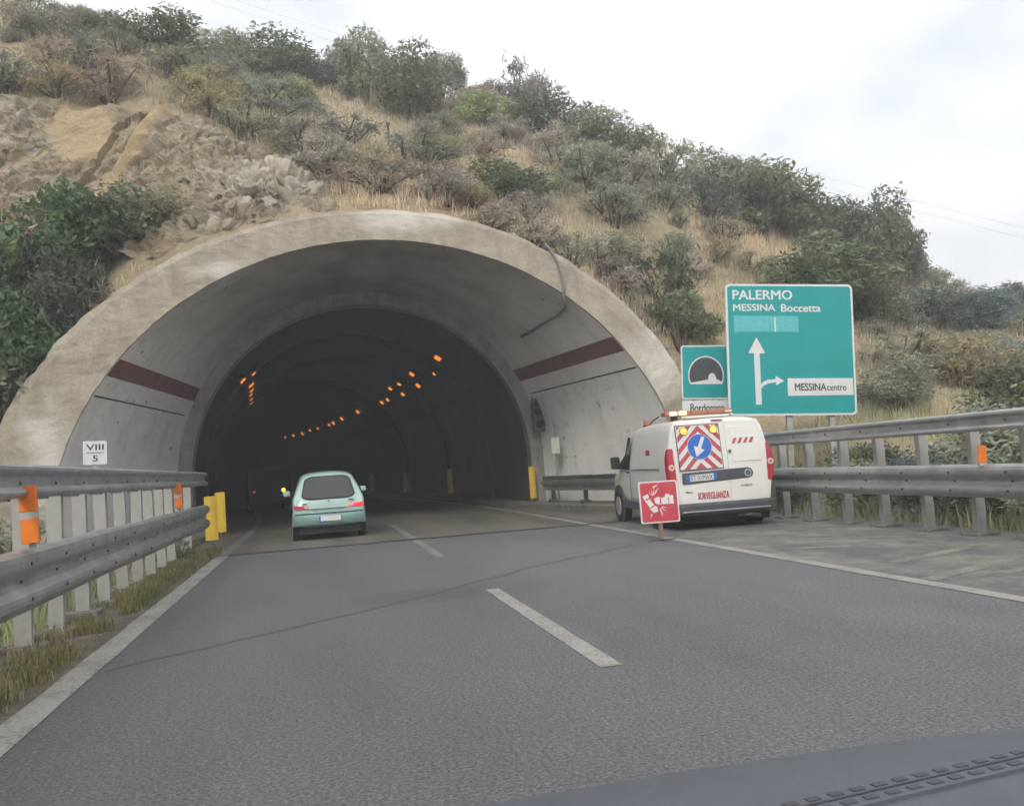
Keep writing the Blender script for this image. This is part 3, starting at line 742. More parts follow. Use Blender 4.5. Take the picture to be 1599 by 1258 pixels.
# cabinet with a conduit
cb = thing('electrical_cabinet', 'small cream metal cabinet on the right flared wall', 'cabinet', (6.58, 24.45, 1.50), (0, 0, R(-14)))
MB().box((0, 0, .22), (.24, .16, .46)).build('case', M['box_paint'], cb, bevel=.012)
MB().box((0.0, -.085, .22), (.20, .012, .41)).build('door', M['box_paint'], cb, bevel=.004)
MB().cyl((.05, -.09, .10), (.05, -.105, .10), .018, .018, 8).build('lock', M['bolt'], cb)
MB().tube([(0, 0, .45), (0, .02, .75), (-.03, .05, 1.0)], .018, 6).build('conduit', M['cable'], cb)
MB().tube([(0, .02, 0), (.0, .03, -.8), (.01, .03, -1.3)], .016, 6).build('conduit', M['cable'], cb)
# cable looped over the portal edge and along the vault
pc = [at_y(px, py, 19.84) for px, py in ((850, 380), (858, 388), (870, 408), (878, 430), (881, 452), (879, 466))]
for a_, b_ in ((872, 478), (856, 492), (838, 503), (820, 514), (802, 523)):
    y = 20.05 + (879 - a_) / 77 * 3.6; pp_ = at_y(a_, b_, y); p2, nr = wall_at(y, min(pp_.z, 6.2), 1); pc.append(Vector((p2.x + nr.x * .05, y, p2.y + nr.y * .05)))
cbl = tag(MB().tube(pc, .035, 7).build('hanging_cable', M['cable'], smooth=True), 'grey cable looping over the right shoulder of the portal arch', 'cable')

# ------------------------------------------------------------------ signs
def sign_board(t_, x0, z0, x1, z1, r, bw, face, name='panel'):
    pn = MB().plate(rrect(x0, z0, x1, z1, r), -.012, .02).build(name, M['sign_white'], t_)
    MB().plate(rrect(x0 + bw, z0 + bw, x1 - bw, z1 - bw, max(r - bw * .6, .01)), -.016, -.008).build('face', face, pn)
    return pn
LEAN = R(3.2)
# big green direction sign; 2.66 x 2.80 m, local origin at the board's lower centre
gs = thing('direction_sign', 'large green motorway direction sign with white arrows beside the tunnel', 'sign', (9.86, 17.2, 1.90), (0, LEAN, R(-7)))
SW, SH = 2.80, 2.80
sign_board(gs, -SW / 2, 0, SW / 2, SH, .10, .045, M['sign_green'])
def gx(px): return (px - 468) / (1415 - 468) * SW - SW / 2         # pixels of the enlarged sign
def gz(py): return SH - (py - 102) / (1110 - 102) * SH
text('PALERMO', (gx(522), gz(222), gx(962), gz(150)), -.016, M['sign_white'], gs, bold=.035)
text('MESSINA', (gx(524), gz(310), gx(833), gz(258)), -.016, M['sign_white'], gs, bold=.035)
text('Boccetta', (gx(878), gz(316), gx(1170), gz(258)), -.016, M['sign_white'], gs, bold=.035)
MB().plate([(gx(525), gz(345)), (gx(1002), gz(350)), (gx(1002), gz(472)), (gx(545), gz(470)), (gx(540), gz(482)), (gx(525), gz(478))], -.019, -.012).build('covering_patch', M['sign_patch'], gs)
MB().plate([(gx(822), gz(360)), (gx(832), gz(360)), (gx(834), gz(470)), (gx(824), gz(470))], -.021, -.018).build('patch_seam', M['sign_white'], gs)
MB().plate([(gx(668), gz(1026)), (gx(710), gz(1026)), (gx(706), gz(636)), (gx(748), gz(636)), (gx(686), gz(512)), (gx(624), gz(634)), (gx(665), gz(634))][::-1], -.019, -.014).build('straight_arrow', M['sign_white'], gs)
cur = [(708, 910), (725, 885), (760, 866), (818, 858), (820, 880), (880, 846), (818, 806), (818, 832), (760, 838), (728, 852), (706, 876)]
MB().plate([(gx(a), gz(b)) for a, b in cur], -.0185, -.0135).build('branch_arrow', M['sign_white'], gs)
mc = MB().plate([(gx(905), gz(962)), (gx(1392), gz(958)), (gx(1390), gz(828)), (gx(905), gz(828))], -.026, -.012).build('destination_plate', M['sign_white'], gs, bevel=.004)
text('MESSINA', (gx(957), gz(922), gx(1188), gz(866)), -.027, M['sign_dark'], mc, bold=.03)
text('centro', (gx(1196), gz(922), gx(1338), gz(882)), -.027, M['sign_dark'], mc, bold=.02)
for x in (-.06, .88):
    MB().box((x, .09, -.2), (.12, .10, 5.2)).build('post', M['post'], gs, bevel=.008)
for z in (.4, 1.4, 2.4): MB().box((0, .035, z), (SW * .95, .03, .06)).build('rear_rail', M['alu'], gs)
# tunnel name sign
ts = thing('tunnel_sign', 'smaller green tunnel sign with black vault symbol left of the big sign', 'sign', (8.46, 18.35, 2.42), (0, LEAN, R(-10)))
TW, TH = 1.10, 1.19
sign_board(ts, -TW / 2, 0, TW / 2, TH, .06, .03, M['sign_green'])
def tx_(px): return (px - 85) / (485 - 85) * TW - TW / 2
def tz_(py): return TH - (py - 590) / (990 - 590) * TH
def sc_(f):
    pts = []
    for k in range(25):
        a = R(-22 + 224 * k / 24); pts.append((tx_(283 + 145 * f * math.cos(a)), tz_(815 - 145 * f * math.sin(a))))
    return pts
MB().plate(sc_(1.0), -.020, -.014).build('symbol_border', M['sign_white'], ts)
MB().plate([(x, max(z, tz_(868))) for x, z in sc_(.93)], -.023, -.018).build('vault_symbol', M['sign_dark'], ts)
MB().plate([(tx_(a), tz_(b)) for a, b in ((155, 880), (160, 868), (300, 845), (302, 820), (315, 802), (333, 797), (350, 805), (362, 822), (364, 842), (412, 864), (412, 880))], -.026, -.021).build('road_symbol', M['sign_white'], ts)
np_ = MB().plate(rrect(-TW / 2, -.42, TW / 2, -.03, .03), -.012, .02).build('name_plate', M['sign_white'], ts)
text('Bordonaro', (tx_(150), -.28, tx_(425), -.10), -.014, M['sign_dark'], np_, bold=.02)
for x in (-.25, .3): MB().box((x, .07, -.9), (.07, .07, 4.0)).build('post', M['post'], ts)
# kilometre plate VIII / 5
kp = thing('kilometre_plate', 'small white plate reading VIII over 5 behind the left rail', 'sign', (-3.97, 17.75, 1.82), (0, R(1), R(10)))
MB().plate(rrect(-.2, 0, .2, .43, .02), -.006, .006).build('plate', M['sign_white'], kp)
text('VIII', (-.145, .265, .145, .37), -.008, M['sign_dark'], kp, bold=.03)
MB().box((0, -.009, .215), (.30, .004, .012)).build('bar', M['sign_dark'], kp)
text('5', (-.04, .055, .045, .165), -.008, M['sign_dark'], kp, bold=.03)
MB().box((0, .03, -.85), (.05, .04, 2.2)).build('post', M['post'], kp)
# red accident sign
rs = thing('accident_sign', 'red square warning sign with white crashing cars standing on the edge line', 'sign', (4.98, 12.75, 0), (R(-4), R(.5), R(-2)))
B0 = .265
MB().plate(rrect(-.305, B0, .305, B0 + .625, .03), -.008, .008).build('panel', M['sign_white'], rs)
rf = MB().plate(rrect(-.285, B0 + .02, .285, B0 + .605, .03), -.012, -.006).build('face', M['sign_red'], rs)
def rx(px): return (px - 362) / (540 - 182) * .61
def rz_(py): return B0 + .625 - (py - 688) / (1042 - 688) * .625
def rp_(pts, nm, mat='sign_white', y=-.0145): return MB().plate([(rx(a), rz_(b)) for a, b in pts], y, -.011).build(nm, M[mat], rf)
rp_([(212, 812), (262, 793), (272, 826), (314, 893), (338, 905), (345, 945), (305, 955), (278, 930), (270, 905), (228, 845)], 'car_symbol')
rp_([(232, 838), (272, 826), (276, 836), (238, 850)], 'symbol_window', 'sign_red', -.0165); rp_([(276, 908), (312, 890), (316, 900), (282, 918)], 'symbol_window', 'sign_red', -.0165)
rp_([(318, 838), (345, 824), (372, 826), (378, 832), (415, 828), (425, 802), (455, 802), (462, 815), (494, 815), (496, 888), (440, 886), (345, 886), (322, 872)], 'car_symbol')
rp_([(368, 832), (380, 832), (380, 882), (366, 882)], 'symbol_window', 'sign_red', -.0165); rp_([(446, 830), (454, 830), (452, 884), (446, 884)], 'symbol_window', 'sign_red', -.0165)
for a in ([(285, 800), (272, 768), (300, 815)], [(300, 805), (298, 755), (312, 812)], [(312, 800), (325, 745), (322, 806)], [(325, 790), (368, 735), (335, 796)], [(310, 735), (375, 712), (318, 748)], [(355, 930), (395, 985), (368, 925)], [(370, 920), (430, 955), (378, 912)], [(378, 912), (440, 920), (384, 905)], [(280, 960), (268, 1000), (290, 965)], [(370, 945), (372, 1000), (380, 950)]):
    rp_(a, 'impact_mark')
MB().box((0, .03, .28), (.06, .04, .60)).build('stake', M['wood'], rs)
MB().box((0, .02, .012), (.42, .05, .022)).box((0.0, .05, .012), (.05, .40, .02)).build('foot', M['dark_steel'], rs)
MB().cyl((.005, -.012, B0 + .012), (.005, -.03, B0 + .012), .013, .013, 8).build('bolt', M['alu'], rs)

# ------------------------------------------------------------------ vehicles
def body_loft(sts, prof):
    """sts: rows (y, zb, zw, zr, wb, ww, wr); prof: function -> right-half outline from sill to roof centre"""
    rings = []
    for st in sts:
        h_ = prof(*st[1:]); rings.append([(x, st[0], z) for x, z in h_] + [(-x, st[0], z) for x, z in h_[::-1] if x > 1e-6])
    return rings
def wheel(parent, x, y, r, wd, side, rim='alu'):
    t_ = MB().cyl((x - wd / 2, y, r), (x + wd / 2, y, r), r, r, 28).build('wheel', M['black'], parent, bevel=.03)
    MB().cyl((x + side * wd / 2 - side * .01, y, r), (x + side * (wd / 2 + .012), y, r), r * .64, r * .58, 20).build('rim', M[rim], t_)
    return t_
def van():
    v = thing('service_van', 'white service van with chevron board and amber light bar on the hard shoulder', 'van', (6.52, 13.75, 0), (0, 0, R(-4.5)))
    def prof(zb, zw, zr, wb, ww, wr):
        return [(0, zb), (wb * .8, zb), (wb, zb + .06), (ww, zb + (zw - zb) * .55), (ww, zw), (ww * .75 + wr * .25, zw + (zr - zw) * .35), (wr + .03, zr - .16), (wr - .02, zr - .07), (wr - .12, zr - .02), (wr * .5, zr + .005), (0, zr + .012)]
    st = [(.06, .42, 1.0, 1.79, .80, .885, .74), (.09, .34, 1.0, 1.815, .84, .90, .765), (.30, .30, 1.0, 1.84, .86, .905, .775), (1.2, .28, 1.0, 1.855, .86, .905, .78), (2.3, .28, 1.0, 1.85, .86, .905, .77), (2.75, .28, 1.0, 1.80, .86, .90, .74), (3.05, .28, 1.0, 1.62, .86, .895, .68), (3.4, .28, .98, 1.30, .85, .885, .70), (3.62, .28, .92, 1.10, .84, .875, .74), (3.9, .28, .88, 1.02, .82, .86, .74), (4.2, .30, .80, .92, .76, .80, .66), (4.34, .34, .66, .74, .62, .66, .52)]
    rings = body_loft(st, prof)
    sheared = [[(x, y + (.07 * max(z - .9, 0) if y < .2 else 0), z) for x, y, z in r] for r in rings]
    MB().loft(sheared, close=True, cap0=True, cap1=True).build('body', M['white'], v, smooth=True, sub=1)
    ry = lambda z: .055 + .07 * max(z - .9, 0)          # rear face depth at height z
    def rear(poly, nm, mat, proud, par=v, thick=.02, bevel=0):
        n = len(poly); mb = MB(); ar = sum(poly[i][0] * poly[(i + 1) % n][1] - poly[(i + 1) % n][0] * poly[i][1] for i in range(n))
        if ar < 0: poly = poly[::-1]
        vs = [(x, ry(z) - proud, z) for x, z in poly] + [(x, ry(z) - proud + thick, z) for x, z in poly]
        mb.add(vs, [tuple(range(n)), tuple(range(n, 2 * n))[::-1]] + [(k + n, (k + 1) % n + n, (k + 1) % n, k) for k in range(n)])
        return mb.build(nm, M[mat], par, bevel=bevel)
    # rear end built as a flat stepped wall of doors
    rear([(-.80, .44), (.80, .44), (.845, .75), (.85, 1.0), (.82, 1.3), (.77, 1.62), (.70, 1.77), (-.70, 1.77), (-.77, 1.62), (-.82, 1.3), (-.85, 1.0), (-.845, .75)], 'door_frame', 'white', .002, thick=.06)
    dl = rear([(-.72, .43), (-.765, .50), (-.785, .95), (-.765, 1.35), (-.725, 1.66), (-.69, 1.735), (-.63, 1.755), (.10, 1.77), (.115, 1.0), (.125, .43)], 'left_rear_door', 'white', .016, bevel=.008)
    dr = rear([(.134, .43), (.124, 1.0), (.109, 1.77), (.62, 1.755), (.685, 1.735), (.72, 1.66), (.765, 1.35), (.785, .95), (.765, .52), (.70, .43)], 'right_rear_door', 'white', .016, bevel=.008)
    # recess lines of the right door window pressing
    rear([(.20, 1.08), (.70, 1.08), (.655, 1.62), (.61, 1.66), (.185, 1.675)], 'pressed_panel', 'white', .022, dr, .012, .006)
    # chevron board
    bx0, bz0, bx1, bz1 = -.745, .985, .035, 1.735
    y_ = lambda z: ry(z) - .024
    bd = rear([(bx0 + .02, bz0), (bx1, bz0), (bx1 - .02, bz1), (bx0, bz1)], 'warning_board', 'dark_steel', .03, dl, .012)
    rear([(bx0 + .035, bz0 + .015), (bx1 - .015, bz0 + .015), (bx1 - .035, bz1 - .015), (bx0 + .015, bz1 - .015)], 'white_face', 'sign_white', .034, bd, .006)
    cx = (bx0 + bx1) / 2
    for k in range(-4, 6):
        z0 = bz0 + .02 + k * .205 - .10
        for sd in (-1, 1):
            pl = [(cx, z0 + .10), (cx, z0 + .20), (cx + sd * .5, z0 + .20 - .5 * 1.05), (cx + sd * .5, z0 + .10 - .5 * 1.05)]
            q = clip(pl, bx0 + .03, bz0 + .018, bx1 - .03, bz1 - .018)
            if q: rear(q, 'red_chevron', 'sign_red_stripe', .037, bd, .004)
    bc = (cx + .005, 1.365)
    ds = rear(disc(bc[0], bc[1], .205, 36), 'blue_disc', 'sign_blue', .046, bd, .008)
    rear(disc(bc[0], bc[1], .212, 36), 'disc_rim', 'sign_white', .044, bd, .008)
    a_ = R(-24)                                          # arrow pointing down-left
    def ar(u, w_): return (bc[0] + u * math.cos(a_) + w_ * math.sin(a_) , bc[1] - u * math.sin(a_) * -1 + w_ * math.cos(a_))
    arrow = [(-.03, .175), (.03, .175), (.03, -.02), (.10, -.02), (0, -.18), (-.10, -.02), (-.03, -.02)]
    rear([(bc[0] + u * math.cos(a_) - w_ * math.sin(a_), bc[1] + u * math.sin(a_) + w_ * math.cos(a_)) for u, w_ in arrow], 'white_arrow', 'sign_white', .050, ds, .004)
    for x in (cx - .245, cx + .265):
        lm = rear(disc(x, 1.635, .068, 22), 'amber_lamp', 'dark_steel', .052, bd, .02); rear(disc(x, 1.635, .056, 22), 'lens', 'amber_lit', .058, lm, .01)
    # plate recess
    pb = rear(rrect(-.69, .76, -.10, .955, .02) [:0] + [(-.69, .77), (-.67, .755), (.45, .80), (.51, .825), (.535, .885), (.51, .945), (.45, .975), (-.69, .945)], 'plate_recess', 'grey_plastic', .020, v, .01, .004)
    nb = rear([(-.625, .80), (-.10, .81), (-.10, .915), (-.625, .905)], 'number_plate', 'sign_white', .026, pb, .006)
    rear([(-.625, .80), (-.56, .801), (-.56, .906), (-.625, .905)], 'blue_band', 'sign_blue', .028, nb, .004); rear([(-.155, .809), (-.10, .81), (-.10, .915), (-.155, .914)], 'blue_band', 'sign_blue', .028, nb, .004)
    text('ET 019WX', (-.545, .822, -.17, .895), ry(.86) - .0285, M['sign_dark'], nb, 'registration')
    bg_ = rear(disc(.44, .885, .062, 20), 'badge', 'alu', .026, pb, .008); rear(disc(.44, .885, .045, 20), 'badge_centre', 'dark_steel', .028, bg_, .006)
    text('SORVEGLIANZA', (-.45, .50, .085, .61), ry(.55) - .0185, M['text_red'], dl, bold=.03)
    text('DOBLÒ', (.30, .665, .50, .71), ry(.68) - .0185, M['dark_steel'], dr)
    rear([(-.66, .625), (-.53, .615), (-.53, .628), (-.64, .645)], 'door_mark', 'dark_steel', .019, dl, .004)
    hs = rear([(.23, 1.365), (.60, 1.395), (.60, 1.485), (.22, 1.455)], 'hazard_strip', 'sign_white', .0255, dr, .004)
    for k in range(4):
        x0 = .25 + k * .10
        q = clip([(x0 - .05, 1.36), (x0 + .0, 1.36), (x0 + .07, 1.49), (x0 + .02, 1.49)], .225, 1.38, .597, 1.472)
        if q: rear(q, 'red_bar', 'sign_red_stripe', .0272, hs, .002)
    lk = rear(disc(.165, 1.255, .042, 18), 'door_lock', 'alu', .03, dr, .016); rear(disc(.165, 1.255, .022, 14), 'keyhole', 'dark_steel', .034, lk, .01)
    rear(rrect(-.09, 1.775, .09, 1.80, .01), 'brake_light', 'red_lens', .03, v, .05)
    # tail lamps wrapping the corners
    for sd in (-1, 1):
        ring = []
        for z, wo, wi in ((.74, .865, .80), (.80, .905, .785), (1.0, .922, .79), (1.2, .915, .80), (1.32, .885, .80), (1.36, .86, .81)):
            ring.append([(sd * wi, ry(z) - .012, z), (sd * (wo - .03), ry(z) - .018, z), (sd * wo, ry(z) + .02, z), (sd * (wo + .004), ry(z) + .13, z), (sd * (wo - .06), ry(z) + .14, z)])
        tl = MB().loft(ring, close=True, cap0=True, cap1=True).build('tail_lamp', M['red_lens'], v, smooth=False, bevel=.006)
        rear(disc(sd * .853, 1.05, .050, 18), 'reversing_lens', 'clear_lens', .026, tl, .02)
        rear(disc(sd * .853, 1.05, .026, 14), 'indicator_lens', 'amber_body', .030, tl, .012)
    # bumper and sills
    br = [[(x, y, z) for x, y, z in ((-.88, .55, zz), (-.915, .22, zz), (-.88, .02, zz), (-.70, -.035 + off, zz), (0, -.05 + off, zz), (.70, -.035 + off, zz), (.88, .02, zz), (.915, .22, zz), (.88, .55, zz))] for zz, off in ((.24, .05), (.29, .0), (.40, -.005), (.435, .01), (.445, .06))]
    bp = MB().loft(br, cap0=False).build('rear_bumper', M['grey_plastic'], v, smooth=False)
    for sd in (-1, 1):
        MB().loft([[(sd * .80, ry(z) + .0, z), (sd * (.912 if z < .7 else .90), ry(z) + .02, z), (sd * .914, ry(z) + .20, z), (sd * .88, ry(z) + .25, z)] for z in (.42, .60, .735)], close=True, cap0=True, cap1=True).build('bumper_corner', M['grey_plastic'], v, bevel=.01)
    MB().box((.0, -.052, .315), (1.5, .012, .02)).build('bumper_strip', M['alu'], bp)
    MB().box((0, .55, .22), (1.66, .7, .22)).build('underbody_shade', M['black'], v)  # black box behind the bumper, enlarged to stand for the shadow under the van
    MB().tube([(.25, .15, .20), (.45, .05, .19), (.62, .10, .17)], .035, 8).build('exhaust', M['dark_steel'], v)
    # left side: window, mirror, pressings, dark panels
    for sd in (-1, 1):
        X = lambda z: sd * (.912 - (.10 * max(z - 1.0, 0)))
        MB().add([(X(1.03) + sd * .006, 2.55, 1.03), (X(1.03) + sd * .006, 3.42, 1.05), (X(1.30) - sd * .06, 3.05, 1.32), (X(1.62) - sd * .02, 2.72, 1.64), (X(1.62) + sd * .004, 2.42, 1.64), (X(1.3) + sd * .006, 2.46, 1.3)], [tuple(range(6))]).build('side_window', M['glass'], v)
        mr = MB().box((sd * 1.04, 3.02, 1.17), (.18, .10, .24)).build('door_mirror', M['black'], v, bevel=.035)
        MB().box((sd * .94, 3.04, 1.08), (.12, .07, .07)).build('mirror_arm', M['black'], mr)
        MB().add([(sd * .884, 1.18, 1.29), (sd * .884, 1.42, 1.29), (sd * .874, 1.42, 1.37), (sd * .874, 1.18, 1.37)], [(0, 1, 2, 3)]).build('side_emblem', M['text_red'], v)
        for y in (.98, 3.42):
            MB().cyl((sd * .885, y, .34), (sd * .919, y, .34), .39, .39, 26).build('wheel_arch', M['grey_plastic'], v)
            wheel(v, sd * .83, y, .315, .20, sd)
        MB().box((sd * .905, 1.95, .36), (.03, 2.2, .14)).build('sill', M['grey_plastic'], v, bevel=.01)
        MB().box((sd * .911, 2.48, .80), (.006, .014, .62)).build('door_gap', M['dark_steel'], v)
        MB().box((sd * .911, 2.62, .98), (.02, .16, .035)).build('door_handle', M['grey_plastic'], v, bevel=.008)
        MB().box((sd * .911, 1.45, 1.03), (.014, 1.7, .012)).build('slide_rail', M['dark_steel'], v)
    MB().add([(-.66, 3.36, 1.32), (.66, 3.36, 1.32), (.62, 2.86, 1.76), (-.62, 2.86, 1.76)], [(0, 1, 2, 3)]).build('windscreen', M['glass'], v)
    # roof: amber light bar, beacon, rack feet
    lb = MB().box((-.03, .95, 1.965), (1.24, .26, .085)).build('light_bar', M['amber_body'], v, bevel=.025)
    for x in (-.50, -.33): MB().box((x, .815, 1.97), (.13, .03, .062)).build('flashing_lamp', M['amber_flash'], lb, bevel=.012)
    for x in (-.18, .12, .45): MB().box((x, .818, 1.97), (.012, .012, .075)).build('bar_divider', M['dark_steel'], lb)
    MB().box((.50, .815, 1.96), (.12, .012, .035)).build('side_lens', M['clear_lens'], lb)
    for x in (-.45, .45): MB().box((x, .95, 1.90), (.10, .12, .12)).build('bar_foot', M['black'], lb, bevel=.01)
    MB().box((-.1, .35, 1.865), (.75, .25, .04)).build('roof_plate', M['white'], v, bevel=.01)
    bc_ = MB().cyl((-.58, 2.2, 1.84), (-.58, 2.2, 1.93), .06, .055, 14).build('beacon', M['amber_body'], v); MB().cyl((-.58, 2.2, 1.80), (-.58, 2.2, 1.845), .07, .07, 14).build('beacon_base', M['black'], bc_)
    MB().tube([(-.5, 2.3, 1.84), (-.44, 2.25, 1.92), (-.34, 2.15, 1.99)], .012, 6).build('antenna', M['black'], v)
    return v
van()

def hatchback():
    v = thing('small_hatchback', 'small mint green hatchback driving into the tunnel', 'car', (.20, 19.25, 0), (0, 0, R(1.5)))
    def prof(zb, zw, zr, wb, ww, wr):
        return [(0, zb), (wb * .8, zb), (wb, zb + .06), (ww, zb + (zw - zb) * .5), (ww - .01, zw - .03), (ww * .86 + wr * .14 - .01, zw + .05), (ww * .45 + wr * .55, zw + (zr - zw) * .5), (wr + .02, zr - .11), (wr - .05, zr - .04), (wr * .55, zr), (0, zr + .012)]
    st = [(.02, .34, .62, .70, .60, .66, .60), (.04, .30, .74, .80, .67, .72, .62), (.10, .27, .82, .93, .69, .745, .60), (.22, .26, .86, 1.20, .70, .755, .545), (.32, .25, .87, 1.345, .70, .755, .53), (.46, .25, .87, 1.40, .70, .755, .535), (1.0, .24, .87, 1.425, .70, .755, .555), (1.6, .24, .87, 1.41, .70, .755, .55), (1.95, .24, .86, 1.32, .70, .75, .52), (2.45, .24, .84, .98, .69, .745, .56), (2.8, .25, .78, .86, .67, .73, .56), (3.15, .28, .68, .74, .62, .67, .5), (3.28, .34, .56, .60, .5, .55, .4)]
    MB().loft(body_loft(st, prof), close=True, cap0=True, cap1=True).build('body', M['mint'], v, smooth=True, sub=2)
    # rear face geometry: y of the tailgate skin at height z
    def ry(z): return np.interp(z, [.3, .62, .80, .93, 1.20, 1.345, 1.40], [.03, .015, .035, .095, .215, .315, .44])
    def rear(poly, nm, mat, proud, par=v, thick=.02, bevel=0, bulge=.05):
        n = len(poly); ar_ = sum(poly[i][0] * poly[(i + 1) % n][1] - poly[(i + 1) % n][0] * poly[i][1] for i in range(n))
        if ar_ < 0: poly = poly[::-1]
        yy_ = lambda x, z, d: (x, float(ry(z)) - d + bulge * (x / .6) ** 2, z)
        vs = [yy_(x, z, proud) for x, z in poly] + [yy_(x, z, proud - thick) for x, z in poly]
        cx_, cz_ = sum(p[0] for p in poly) / n, sum(p[1] for p in poly) / n
        vs += [yy_(cx_, cz_, proud), yy_(cx_, cz_, proud - thick)]
        fs = [(k, (k + 1) % n, 2 * n) for k in range(n)] + [((k + 1) % n + n, k + n, 2 * n + 1) for k in range(n)] + [(k + n, (k + 1) % n + n, (k + 1) % n, k) for k in range(n)]
        return MB().add(vs, fs).build(nm, M[mat], par, smooth=False, bevel=bevel)
    def trap(z0, z1, w0, w1, r, n=5):
        p = rrect(-.5, 0, .5, 1, .2, n); out = []
        for x, z in p:
            zz_ = z0 + z * (z1 - z0); out.append((x * 2 * (w0 + (w1 - w0) * z), zz_))
        return out
    rear(trap(.835, 1.325, .575, .46, .1), 'window_seal', 'black', .022, v, .03)
    rear(trap(.86, 1.30, .545, .435, .1), 'rear_window', 'glass', .034, v, .02)
    for sd, mt in ((-1, 'red_lens'), (1, 'red_lens_lit')):
        tl = rear([(sd * .39, .655), (sd * .42, .70), (sd * .60, .725), (sd * .715, .735), (sd * .725, .67), (sd * .66, .645)], 'tail_lamp', mt, .045, v, .04, .006, .03)
        rear([(sd * .40, .668), (sd * .43, .69), (sd * .50, .70), (sd * .50, .672)], 'reversing_lens', 'clear_lens', .049, tl, .01, 0, .03)
    MB().box((0, .0, .645), (.72, .02, .012)).build('tailgate_gap', M['grey_plastic'], v)
    rows = [[(-.745, .42, zz), (-.755, .16, zz), (-.70, .02 - o, zz), (-.4, -.035 - o, zz), (0, -.05 - o, zz), (.4, -.035 - o, zz), (.70, .02 - o, zz), (.755, .16, zz), (.745, .42, zz)] for zz, o in ((.30, -.06), (.34, .0), (.48, .02), (.55, .015), (.585, -.03))]
    bp = MB().loft(rows).build('rear_bumper', M['mint_dark'], v, smooth=True)
    MB().loft([[(x, y - .006, z) for x, y, z in r] for r in [[(-.70, .005, zz), (-.4, -.052, zz), (0, -.068, zz), (.4, -.052, zz), (.70, .005, zz)] for zz in (.535, .565)]]).build('bumper_strip', M['grey_plastic'], bp)
    pl = MB().box((0.0, -.08, .44), (.46, .012, .105)).build('number_plate', M['sign_white'], v)
    MB().box((-.205, -.088, .44), (.04, .006, .10)).build('blue_band', M['sign_blue'], pl)
    for sd in (-1, 1):
        mr = MB().box((sd * .86, 2.02, .97), (.16, .10, .12)).build('door_mirror', M['mint'], v, bevel=.03)
        MB().box((sd * .77, 2.05, .93), (.12, .05, .05)).build('mirror_arm', M['black'], mr)
        for y in (.55, 2.75): 
            MB().cyl((sd * .735, y, .28), (sd * .762, y, .28), .315, .315, 22).build('wheel_arch', M['black'], v)
            wheel(v, sd * .68, y, .265, .16, sd)
        MB().add([(sd * .735, .50, .93), (sd * .735, 2.35, .93), (sd * .60, 1.85, 1.30), (sd * .60, .62, 1.32)], [(0, 1, 2, 3)]).build('side_window', M['glass'], v)
    MB().box((0, 1.5, .21), (1.26, 2.7, .16)).build('underbody_shade', M['black'], v)  # floor box made wider and lower to darken the shadow under the car
    for x, z, w_ in ((-.50, .765, .10), (.46, .80, .12), (.0, .80, .05)): rear(rrect(x - w_ / 2, z - .012, x + w_ / 2, z + .012, .005, 2), 'badge', 'grey_plastic', .05, v, .01, 0, .03)
hatchback()

# dark vehicle deep in the tunnel, only its rear lamps show
dv = thing('distant_vehicle', 'dark vehicle deep in the tunnel with one glowing orange rear lamp', 'vehicle', (-1.95, 38.5, 0), (0, 0, R(6)))
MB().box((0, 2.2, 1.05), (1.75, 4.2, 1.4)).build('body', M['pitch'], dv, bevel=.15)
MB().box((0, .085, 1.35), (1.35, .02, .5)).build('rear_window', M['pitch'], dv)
for x in (-.75, .75):
    for y in (.8, 3.4): wheel(dv, x, y, .32, .2, 1 if x > 0 else -1)
MB().cyl((.55, .10, .88), (.55, .05, .88), .085, .08, 14).build('rear_lamp', M['indicator'], dv)
MB().cyl((-.62, .10, .88), (-.62, .05, .88), .05, .05, 14).build('rear_lamp', M['red_lens_lit'], dv)

# ------------------------------------------------------------------ dashboard of the car the photo is taken from
db = thing('car_dashboard', 'grey car dashboard top with defroster vent along the lower right edge', 'dashboard', (0, 0, 0))
rows = []
for i in range(41):
    x = -.68 + 1.36 * i / 40; e = .655 + .012 * math.sin(x * 3) - .06 * (x / .7) ** 4 + .0015 * noise.noise((x * 60, 0, 0))
    rows.append([(x, .30, .78), (x, .30, 1.0), (x, .36, 1.045), (x, .45, 1.058), (x, .55, 1.06), (x, e - .008, 1.060), (x, e, 1.056), (x, e + .004, 1.03), (x, e - .02, .78)])
MB().loft(rows, close=True, cap0=True, cap1=True).build('top_panel', M['dash'], db, smooth=True)
dvn = MB(); rail1 = []; rail2 = []
def vy(x): return .548 + .155 * (x - .27) if x > 0 else .506 + .155 * (-x)
ring = []
for i in range(20):
    x = .14 + .50 * i / 19; y = .556 + .12 * (x - .31); ring.append([(x, y - .016, 1.0625), (x, y + .016, 1.0625), (x, y + .016, 1.056), (x, y - .016, 1.056)])
vf = MB().loft(ring, close=True, cap0=True, cap1=True).build('defroster_vent', M['dash'], db)
for i in range(27):
    x = .15 + .018 * i
    for dy in (-.0082, .0075):
        y = .556 + .12 * (x - .31) + dy
        MB().box((x, y, 1.0627), (.010, .006, .001), Matrix.Rotation(R(7), 3, 'Z')).build('slot', M['dash_dark'], vf)
ring = [[(x, .556 + .12 * (x - .31) - .0012, 1.0634), (x, .556 + .12 * (x - .31) + .0012, 1.0634)] for x in (.14, .3, .5, .64)]
MB().loft(ring).build('vent_seam', M['dash_dark'], vf)
